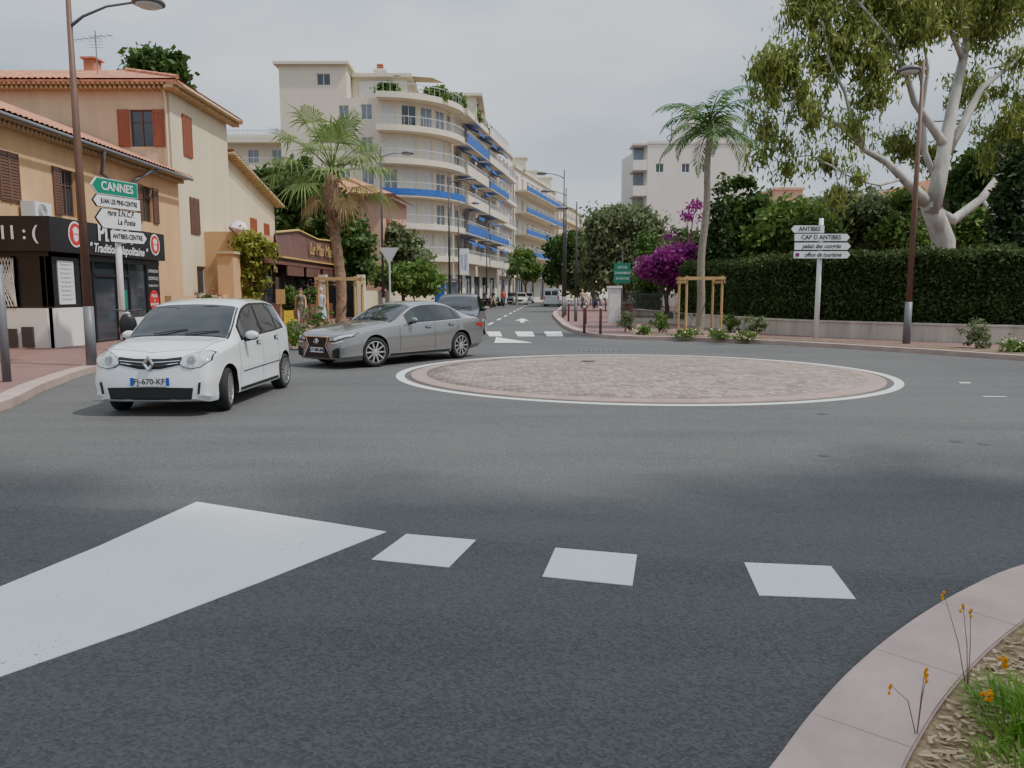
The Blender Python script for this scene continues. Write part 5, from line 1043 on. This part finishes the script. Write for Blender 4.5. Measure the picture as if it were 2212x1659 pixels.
    for i,wx in enumerate(wheels):
        for sg in (-1,1):
            wh=bpy.data.objects.new('wheel',t0.data); COL.objects.link(wh); wh.parent=root; wh.location=(wx-xc,sg*yw,r); wh.rotation_euler=(0,0,(0 if sg<0 else PI)+(feat.get('steer',0) if i==0 else 0))
            rm=bpy.data.objects.new('rim',a0.data); COL.objects.link(rm); rm.parent=wh
    bpy.data.objects.remove(t0); bpy.data.objects.remove(a0)
    if 'badge' in feat:
        y,z,sz,kind=feat['badge']; h=proj((-3-xc,y,z),(1,0,0),.02); X=h.x-.01; q=MB()
        if kind=='diamond': 
            o=[(0,sz),(sz*.72,0),(0,-sz),(-sz*.72,0)]; i_=[(a*.42,b*.42) for a,b in o]
            q.add([(X,a+y,b+z) for a,b in o]+[(X-.015,a*.72+y,b*.72+z) for a,b in o]+[(X,a+y,b+z) for a,b in i_],[(i,(i+1)%4,4+(i+1)%4,4+i) for i in range(4)]+[(4+i,4+(i+1)%4,8+(i+1)%4,8+i) for i in range(4)])
        else:
            q.tube([(X,y+sz*math.cos(a*PI/10),z+sz*.72*math.sin(a*PI/10)) for a in range(21)],.008,5); q.tube([(X,y+.02,z+.035),(X,y-.02,z-.02),(X,y+.05,z-.02)],.007,5)
        q.build('emblem','chrome',root,local=True)
    return root
def mir(pts,sg): return [(sg*a,b) for a,b in pts]
def shr(P,k,c): return [(c[0]+(a-c[0])*k,c[1]+(b-c[1])*k) for a,b in P]
def circp(cx,cz,r,a0,a1,n=12): return [(cx+r*math.cos(math.radians(a0+(a1-a0)*i/n)),cz+r*math.sin(math.radians(a0+(a1-a0)*i/n))) for i in range(n+1)]
HB_=[[0,.70,.50,.68,.62,.62,.70,.42,.60,.24],[.04,.785,.56,.765,.70,.70,.755,.42,.68,.21],[.12,.85,.62,.83,.755,.76,.79,.46,.73,.19],[.25,.90,.66,.875,.785,.80,.805,.5,.77,.19],[.5,.965,.71,.93,.80,.84,.82,.52,.79,.19],[.85,1.02,.74,.97,.81,.89,.825,.55,.80,.2],[1.1,1.19,.72,1.12,.805,.925,.825,.56,.80,.2],[1.35,1.36,.68,1.30,.80,.945,.825,.56,.80,.2],[1.6,1.475,.64,1.42,.80,.96,.825,.56,.80,.2],[2.0,1.54,.62,1.485,.80,.98,.825,.56,.80,.2],[2.6,1.545,.61,1.485,.80,1.0,.825,.56,.80,.2],[3.1,1.50,.59,1.435,.795,1.03,.82,.56,.79,.2],[3.35,1.42,.58,1.35,.77,1.04,.80,.55,.75,.22],[3.48,1.2,.59,1.15,.74,1.03,.77,.55,.7,.25],[3.56,1.03,.6,1.0,.70,.93,.73,.5,.66,.27],[3.6,.75,.56,.7,.62,.6,.66,.45,.6,.3]]
HT=[(.42,.765),(.50,.815),(.60,.85),(.70,.855),(.765,.83)]; HBt=[(.40,.70),(.46,.655),(.56,.64),(.67,.66),(.765,.74)]
hc=(.59,.75); fr=[]
for sg in (-1,1):
    fr+=[('headlight_surround',mir(shr(HT,1.05,hc),sg),mir(shr(HBt,1.05,hc),sg),'front','trim',.005),('headlight',mir(shr(HT,.97,hc),sg),mir(shr(HBt,.97,hc),sg),'front','hlamp',.009),
     ('headlight_bowl',mir(circp(.545,.74,.055,180,0),sg),mir(circp(.545,.74,.055,180,360),sg),'front','hlampd',.012),
     ('fog_slot',mir([(.64,.46),(.675,.46)],sg),mir([(.62,.30),(.65,.30)],sg),'front','trim',.005),
     ('bonnet_seam',[(.22,sg*.62),(.86,sg*.72)],[(.22,sg*.612),(.86,sg*.712)],'top','trim',.002)]
fr+=[('grille',[(-.42,.79),(-.2,.765),(.2,.765),(.42,.79)],[(-.41,.69),(-.13,.63),(.13,.63),(.41,.69)],'front','trim',.006),
  ('grille_strip',[(-.40,.745),(-.1,.722),(.1,.722),(.40,.745)],[(-.40,.739),(-.1,.716),(.1,.716),(.40,.739)],'front','chrome',.010),
  ('grille_strip',[(-.38,.71),(-.1,.68),(.1,.68),(.38,.71)],[(-.38,.705),(-.1,.674),(.1,.674),(.38,.705)],'front','chrome',.010),
  ('lower_grille',[(-.57,.385),(0,.395),(.57,.385)],[(-.54,.235),(0,.225),(.54,.235)],'front','trim',.006),
  ('number_plate',[(-.26,.52),(.26,.52)],[(-.26,.41),(.26,.41)],'front','signw',.014),
  ('plate_band',[(.215,.519),(.26,.519)],[(.215,.411),(.26,.411)],'front','plateblue',.017),('plate_band',[(-.26,.519),(-.215,.519)],[(-.26,.411),(-.215,.411)],'front','plateblue',.017),
  ('bonnet_seam',[(.22,-.62),(.1,0),(.22,.62)],[(.227,-.62),(.107,0),(.227,.62)],'top','trim',.002)]
fe=dict(ws=(.88,1.52),side=[(1.2,1.98),(2.06,2.72),(2.78,3.1)],seams=[1.05,2.02,2.78],handles=[1.85,2.68],mirror=(1.28,1.0),track=.715,steer=math.radians(12),front=fr,
 sidex=[('side_moulding',[(1.15,.50),(2.8,.52)],[(1.15,.485),(2.8,.505)],'trim',.006)],text=[(0,0,.465,'FJ-670-KF',.105,'ink','front')],badge=(0,.705,.115,'diamond'))
FL=V(G(488,886)); hv=V((-.02,-1)).normalized(); rt=V((hv.y,-hv.x)); ctr=FL+rt*.74
car('hatchback_car','small white five door hatchback with black grille strip, nearest car on the left','car',HB_,3.6,(.62,3.11),.30,'carwhite',ctr,hv,fe,spokes=14)
SD=[[0,.69,.46,.67,.60,.58,.66,.4,.56,.22],[.05,.745,.55,.72,.68,.63,.73,.42,.62,.19],[.15,.79,.63,.76,.76,.67,.80,.46,.70,.18],[.35,.84,.69,.80,.815,.71,.855,.5,.77,.18],[.9,.935,.74,.885,.85,.81,.895,.55,.84,.18],[1.4,.99,.75,.94,.86,.87,.90,.58,.85,.19],[1.6,1.07,.73,1.0,.86,.885,.90,.58,.85,.19],[1.9,1.22,.67,1.15,.855,.90,.905,.58,.85,.19],[2.25,1.36,.61,1.30,.855,.915,.905,.58,.85,.19],[2.6,1.42,.58,1.36,.855,.925,.905,.58,.85,.19],[3.0,1.43,.57,1.37,.855,.94,.905,.58,.85,.19],[3.4,1.385,.57,1.33,.86,.955,.905,.6,.85,.2],[3.8,1.25,.61,1.19,.865,.97,.905,.62,.84,.2],[4.1,1.12,.66,1.07,.86,.98,.90,.62,.80,.22],[4.3,1.05,.70,1.02,.85,.97,.885,.62,.77,.24],[4.55,1.02,.68,.99,.81,.93,.85,.6,.72,.27],[4.64,.94,.62,.91,.75,.82,.80,.55,.66,.29],[4.68,.72,.56,.68,.66,.6,.70,.5,.6,.3]]
fr=[]
for sg in (-1,1):
    fr+=[('headlight_surround',mir([(.37,.66),(.55,.695),(.80,.765)],sg),mir([(.39,.575),(.6,.59),(.82,.685)],sg),'front','trim',.005),
     ('headlight',mir([(.40,.648),(.55,.68),(.79,.75)],sg),mir([(.42,.60),(.6,.615),(.80,.705)],sg),'front','hlamp',.009),
     ('headlight_bowl',mir(circp(.52,.638,.026,180,0),sg),mir(circp(.52,.638,.026,180,360),sg),'front','hlampd',.013),
     ('day_light',mir([(.46,.555),(.6,.568),(.74,.605)],sg),mir([(.48,.54),(.6,.55),(.74,.59)],sg),'front','signw',.01),
     ('side_intake',mir([(.50,.40),(.70,.47)],sg),mir([(.50,.24),(.69,.26)],sg),'front','trim',.008),
     ('grille_edge',mir([(.385,.68),(.30,.49),(.48,.225)],sg),mir([(.36,.68),(.275,.49),(.455,.225)],sg),'front','chrome',.014),
     ('bonnet_seam',[(.2,sg*.60),(1.44,sg*.73)],[(.2,sg*.592),(1.44,sg*.722)],'top','trim',.002),
     ('tail_light',mir([(.5,.88),(.82,.88)],sg),mir([(.5,.76),(.82,.72)],sg),'rear','tail',.006)]
fr+=[('grille',[(-.37,.675),(.37,.675)],[(-.29,.49),(.29,.49)],'front','trim',.008),('grille',[(-.29,.489),(.29,.489)],[(-.47,.225),(.47,.225)],'front','trim',.008),
  ('grille_edge',[(-.385,.688),(.385,.688)],[(-.37,.673),(.37,.673)],'front','chrome',.014),
  ('number_plate',[(-.26,.45),(.26,.45)],[(-.26,.34),(.26,.34)],'front','signw',.024),
  ('plate_band',[(.215,.449),(.26,.449)],[(.215,.341),(.26,.341)],'front','plateblue',.028),('plate_band',[(-.26,.449),(-.215,.449)],[(-.26,.341),(-.215,.341)],'front','plateblue',.028)]
fs=dict(ws=(1.46,2.2),rw=(3.55,4.02),side=[(1.95,2.72),(2.8,3.52),(3.58,3.72)],seams=[1.62,2.76,3.58],handles=[2.55,3.35],mirror=(1.98,.99),track=.785,steer=math.radians(-14),strim='chrome',front=fr,
 sidex=[('tail_light_side',[(4.25,.86),(4.6,.86)],[(4.35,.80),(4.62,.74)],'tail',.005)],
 text=[(0,0,.395,'GT-080-BK',.10,'ink','front')],badge=(0,.58,.075,'oval'))
FL=V(G(808,793)); RL=V(G(1003,773)); hv2=(FL-RL).normalized(); rt=V((hv2.y,-hv2.x)); ctr=FL+rt*.79
car('sedan_car','silver grey four door saloon turning behind the white hatchback','car',SD,4.68,(.90,3.70),.33,'carsilver',ctr,hv2,fs,spokes=10)
def scl(st,a,b,c): return [[r[0]*a,r[1]*c,r[2]*b,r[3]*c,r[4]*b,r[5]*c,r[6]*b,r[7]*c,r[8]*b,r[9]*c] for r in st]
def scf(a,b,c,**kw):
    d=dict(ws=(.9*a,1.5*a),side=[(1.22*a,1.98*a),(2.06*a,2.72*a),(2.78*a,3.1*a)],seams=[2.02*a],track=.73*b,
      front=[('headlight',[(sg*.45*b,.74*c),(sg*.68*b,.76*c)],[(sg*.45*b,.62*c),(sg*.68*b,.64*c)],'front','hlamp',.006) for sg in (-1,1)]+[('grille',[(-.4*b,.66*c),(.4*b,.66*c)],[(-.35*b,.45*c),(.35*b,.45*c)],'front','trim',.006),('number_plate',[(-.26,.42),(.26,.42)],[(-.26,.32),(.26,.32)],'front','signw',.012)],mirror=(1.3*a,1.0*c)); d.update(kw); return d
SU=scl(HB_,1.18,1.05,1.02); sf=scf(1.18,1.05,1.02); sf['rw']=(3.36*1.18,3.5*1.18)
car('suv_car','dark grey car following close behind the silver saloon','car',SU,3.6*1.18,(.75,3.45),.33,'cardark',(-2.0,27.2),(-.04,-1),sf)
base=car('parked_car','distant white parked car on the left of the street','car',HB_,3.6,(.62,3.11),.3,'carwhite',(1.0,97),(-.1,-1),scf(1,1,1),group='distant cars',detail=False)
dup(base,(2.2,112,.006),base.rotation_euler[2],'second distant white car farther down the left lane','distant cars')
car('parked_car','distant grey blue car parked at the far left kerb','car',SU,3.6*1.18,(.75,3.45),.33,'carblue',(-.2,104),(-.12,-1),scf(1.18,1.05,1.02),group='distant cars',detail=False)
VN=[[0,.75,.55,.70,.72,.6,.8,.4,.7,.25],[.1,1.0,.7,.95,.85,.8,.9,.5,.8,.2],[.7,1.2,.78,1.12,.9,1.0,.93,.55,.88,.2],[.95,1.4,.78,1.32,.9,1.08,.93,.55,.9,.2],[1.4,1.88,.76,1.8,.9,1.15,.93,.6,.9,.2],[1.8,2.0,.78,1.93,.9,1.15,.93,.6,.9,.2],[4.5,2.0,.8,1.93,.9,1.15,.93,.6,.9,.2],[4.75,1.96,.78,1.88,.88,1.15,.9,.6,.86,.25],[4.8,1.6,.76,1.5,.85,1.1,.86,.6,.8,.3]]
vf=dict(ws=(.85,1.45),side=[(1.2,2.1)],seams=[1.1,2.2,3.4],track=.8,mirror=(1.2,1.25),front=[('rear_door_window',[(-.7,1.75),(-.06,1.75)],[(-.7,1.25),(-.06,1.25)],'rear','cglass',.01),('rear_door_window',[(.06,1.75),(.7,1.75)],[(.06,1.25),(.7,1.25)],'rear','cglass',.01),('tail_light',[(-.82,1.1),(-.72,1.1)],[(-.82,.8),(-.72,.8)],'rear','tail',.01),('tail_light',[(.72,1.1),(.82,1.1)],[(.72,.8),(.82,.8)],'rear','tail',.01)])
car('delivery_van','white delivery van driving away up the street','van',VN,4.8,(.9,3.9),.34,'carwhite',(4.95,90),(.15,1),vf,detail=False)
def scooter(label,loc,rz,group='scooters',col='blackp'):
    r=thing('motor_scooter',label,'scooter',loc,rz,group)
    for x in (-.6,.6):
        q=MB(); q.lathe([(.1,-.06),(.24,-.06),(.27,0),(.24,.06),(.1,.06)],Matrix.Translation((x,0,.27))@Matrix.Rotation(PI/2,4,'X'),20); q.build('wheel','tyre',r,True,local=True)
    q=MB(); q.tube([(.6,0,.3),(.48,0,.7),(.38,0,1.05)],[.05,.08,.05],8); q.ell((.5,0,.72),(.1,.2,.3)); q.ell((-.35,0,.58),(.42,.17,.2)); q.box(-.1,.42,-.15,.15,.27,.34); q.build('body',col,r,True,local=True)
    q=MB(); q.ell((-.28,0,.8),(.4,.15,.07)); q.build('seat','trim',r,True,local=True)
    q=MB(); q.tube([(.33,-.33,1.1),(.38,0,1.06),(.33,.33,1.1)],.018,6); q.build('handlebar','dark',r,local=True)
    q=MB(); q.ell((.46,0,.98),(.06,.08,.07)); q.build('headlight','hlamp',r,True,local=True); return r
sc=scooter('black motor scooter parked on the left pavement behind the white car',(-9.5,19.0,.12),math.radians(-60))
for i,(x,y) in enumerate(((-2.3,78),(-1.9,80.5),(-1.6,83),(-2.6,75.5))): dup(sc,(x,y,.12),math.radians(-20+i*5),'distant parked scooter on the left pavement, %s from the near end'%['second','third','last','first'][i],'distant parked scooters')
# ------------------------------------------------------------ people
def person(label,loc,rz,H,top,bottom,hair,dress=None,stride=.18,bag=None,fing=True,group=None):
    r=thing('person',label,'person',loc,rz,group); k=H/1.7
    J=dict(p=(0,0,.93,.13),s1=(0,0,1.08,.11),s2=(0,0,1.28,.135),n=(0,-.01,1.44,.05),h0=(0,.0,1.53,.07),h1=(0,.01,1.6,.085),h2=(0,0,1.67,.06))
    for sg,nm in ((-1,'l'),(1,'r')):
        st=stride*sg
        J['sh'+nm]=(sg*.165,0,1.38,.055);J['el'+nm]=(sg*.215,-st*.35-.01,1.12,.04);J['wr'+nm]=(sg*.225,-st*.9+.06,.9,.026);J['ha'+nm]=(sg*.225,-st*1.0+.08,.83,.03)
        J['hp'+nm]=(sg*.09,0,.88,.1);J['kn'+nm]=(sg*.095,st*.75+.03,.49,.06);J['an'+nm]=(sg*.095,st*1.4-.02,.09,.036);J['to'+nm]=(sg*.1,st*1.4+.13,.035,.03)
    E=[('p','s1'),('s1','s2'),('s2','n'),('n','h0'),('h0','h1'),('h1','h2')]
    for nm in 'lr': E+=[('s2','sh'+nm),('sh'+nm,'el'+nm),('el'+nm,'wr'+nm),('wr'+nm,'ha'+nm),('p','hp'+nm),('hp'+nm,'kn'+nm),('kn'+nm,'an'+nm),('an'+nm,'to'+nm)]
    K=list(J); me=bpy.data.meshes.new('body'); me.from_pydata([tuple(c*k for c in J[q][:3]) for q in K],[(K.index(a),K.index(b)) for a,b in E],[])
    o=bpy.data.objects.new('b',me); COL.objects.link(o); o.modifiers.new('s','SKIN')
    for i,q in enumerate(K): sv=me.skin_vertices[0].data[i]; sv.radius=(J[q][3]*k,)*2; sv.use_root=(q=='p')
    o.modifiers.new('u','SUBSURF').levels=2; bpy.context.view_layer.update(); nm_=bpy.data.meshes.new_from_object(o.evaluated_get(bpy.context.evaluated_depsgraph_get())); bpy.data.objects.remove(o)
    b=MB(); b.add([v.co.copy() for v in nm_.vertices],[tuple(p.vertices) for p in nm_.polygons])
    if fing:
        for nm in 'lr':
            h=V(J['ha'+nm][:3])*k
            for f_ in range(4): y=(f_-1.5)*.019*k; L_=(.07,.08,.075,.06)[f_]*k; b.tube([h+V((0,y,0)),h+V((0,y,-L_*.55)),h+V((-.005,y+.012,-L_))],[.009*k,.008*k,.006*k],6)
            b.tube([h+V((0,.03*k,.02)),h+V((0,.05*k,-.03)),],[.01*k,.008*k],6)
        b.ell((0,.095*k,1.585*k),(.012,.018,.022),6,5); 
        for sg in (-1,1): b.ell((sg*.083*k,0,1.6*k),(.012,.02,.03),6,5)
    b.build('body','skin',r,True,local=True)
    if fing:
        q=MB(); 
        for sg in (-1,1): q.ell((sg*.03*k,.082*k,1.61*k),(.011,.008,.007),6,5)
        q.build('eyes','ink',r,True,local=True); q=MB(); q.ell((0,.083*k,1.545*k),(.024,.008,.006),8,5); q.build('mouth','redf',r,True,local=True)
    q=MB(); q.ell((0,-.022*k,1.635*k),(.092*k,.098*k,.092*k),14,10); q.ell((0,-.06*k,1.54*k),(.075*k,.05*k,.1*k),12,8); q.build('hair',hair,r,True,local=True)
    q=MB(); 
    if dress:
        prof=[(.14,1.41),(.165,1.33),(.15,1.2),(.13,1.08),(.165,.93),(.2,.75),(.23,.55),(.25,.38)]; q.lathe([(a*k,z*k) for a,z in prof],Matrix.Diagonal((1.05,.78,1,1)),24); q.f=q.f[:-1]; q.mi=q.mi[:-1]; q.build('dress',dress,r,True,local=True)
    else:
        q.lathe([(a*k,z*k) for a,z in [(.08,1.44),(.165,1.38),(.175,1.28),(.15,1.08),(.165,.9)]],Matrix.Diagonal((1.08,.78,1,1)),20)
        for nm in 'lr': q.tube([V(J['sh'+nm][:3])*k,V(J['sh'+nm][:3]).lerp(V(J['el'+nm][:3]),.75)*k],[.075*k,.062*k],12)
        q.build('shirt',top,r,True,local=True); q=MB()
        for nm in 'lr': q.tube([V(J['hp'+nm][:3])*k+V((0,0,.04)),V(J['kn'+nm][:3])*k,V(J['kn'+nm][:3]).lerp(V(J['an'+nm][:3]),.85)*k],[.115*k,.078*k,.06*k],12)
        q.build('trousers',bottom,r,True,local=True)
    q=MB()
    for nm in 'lr': c=V(J['to'+nm][:3])*k; q.ell(c+V((0,-.06,.005)),(.05*k,.13*k,.04*k),10,6)
    q.build('shoes','dark',r,True,local=True); return r
person('woman in a dark floral dress walking past the restaurant',(-9.1,33.3,.12),PI+.2,1.66,None,None,'hairb',dress='flor')
person('woman with light hair in a pale blue dress behind the plants',(-8.15,33,.12),PI-.2,1.68,None,None,'hairg',dress='lblue',stride=.14)
for i,(px,py,t_,b_,hr,lab) in enumerate(((855,656,'whitef','navy','hairb','distant person in white top left of the green bush'),(902,660,'beige','navy','hairb','distant person in beige top near the bus shelter'),(1066,655,'navy','beige','hairb','distant person in navy top on the far left pavement'),(1088,652,'redf','navy','hairb','distant person in red top on the far left pavement'),(1258,668,'beige','navy','hairg','distant person in beige top, leftmost of the group on the right pavement'),(1270,664,'whitef','beige','hairb','distant person in white top on the right pavement'),(1283,668,'navy','navy','hairb','distant person all in navy on the right pavement'),(1292,662,'lblue','navy','hairg','distant person in pale blue top nearest the white pillar'))):
    X,Y=G(px,py,.12) ; Y=min(Y,75); X=tx(px,py,Y); person(lab,(X,Y,.12),random.uniform(0,6),1.72,t_,b_,hr,fing=False,group='distant walkers')
print('done')
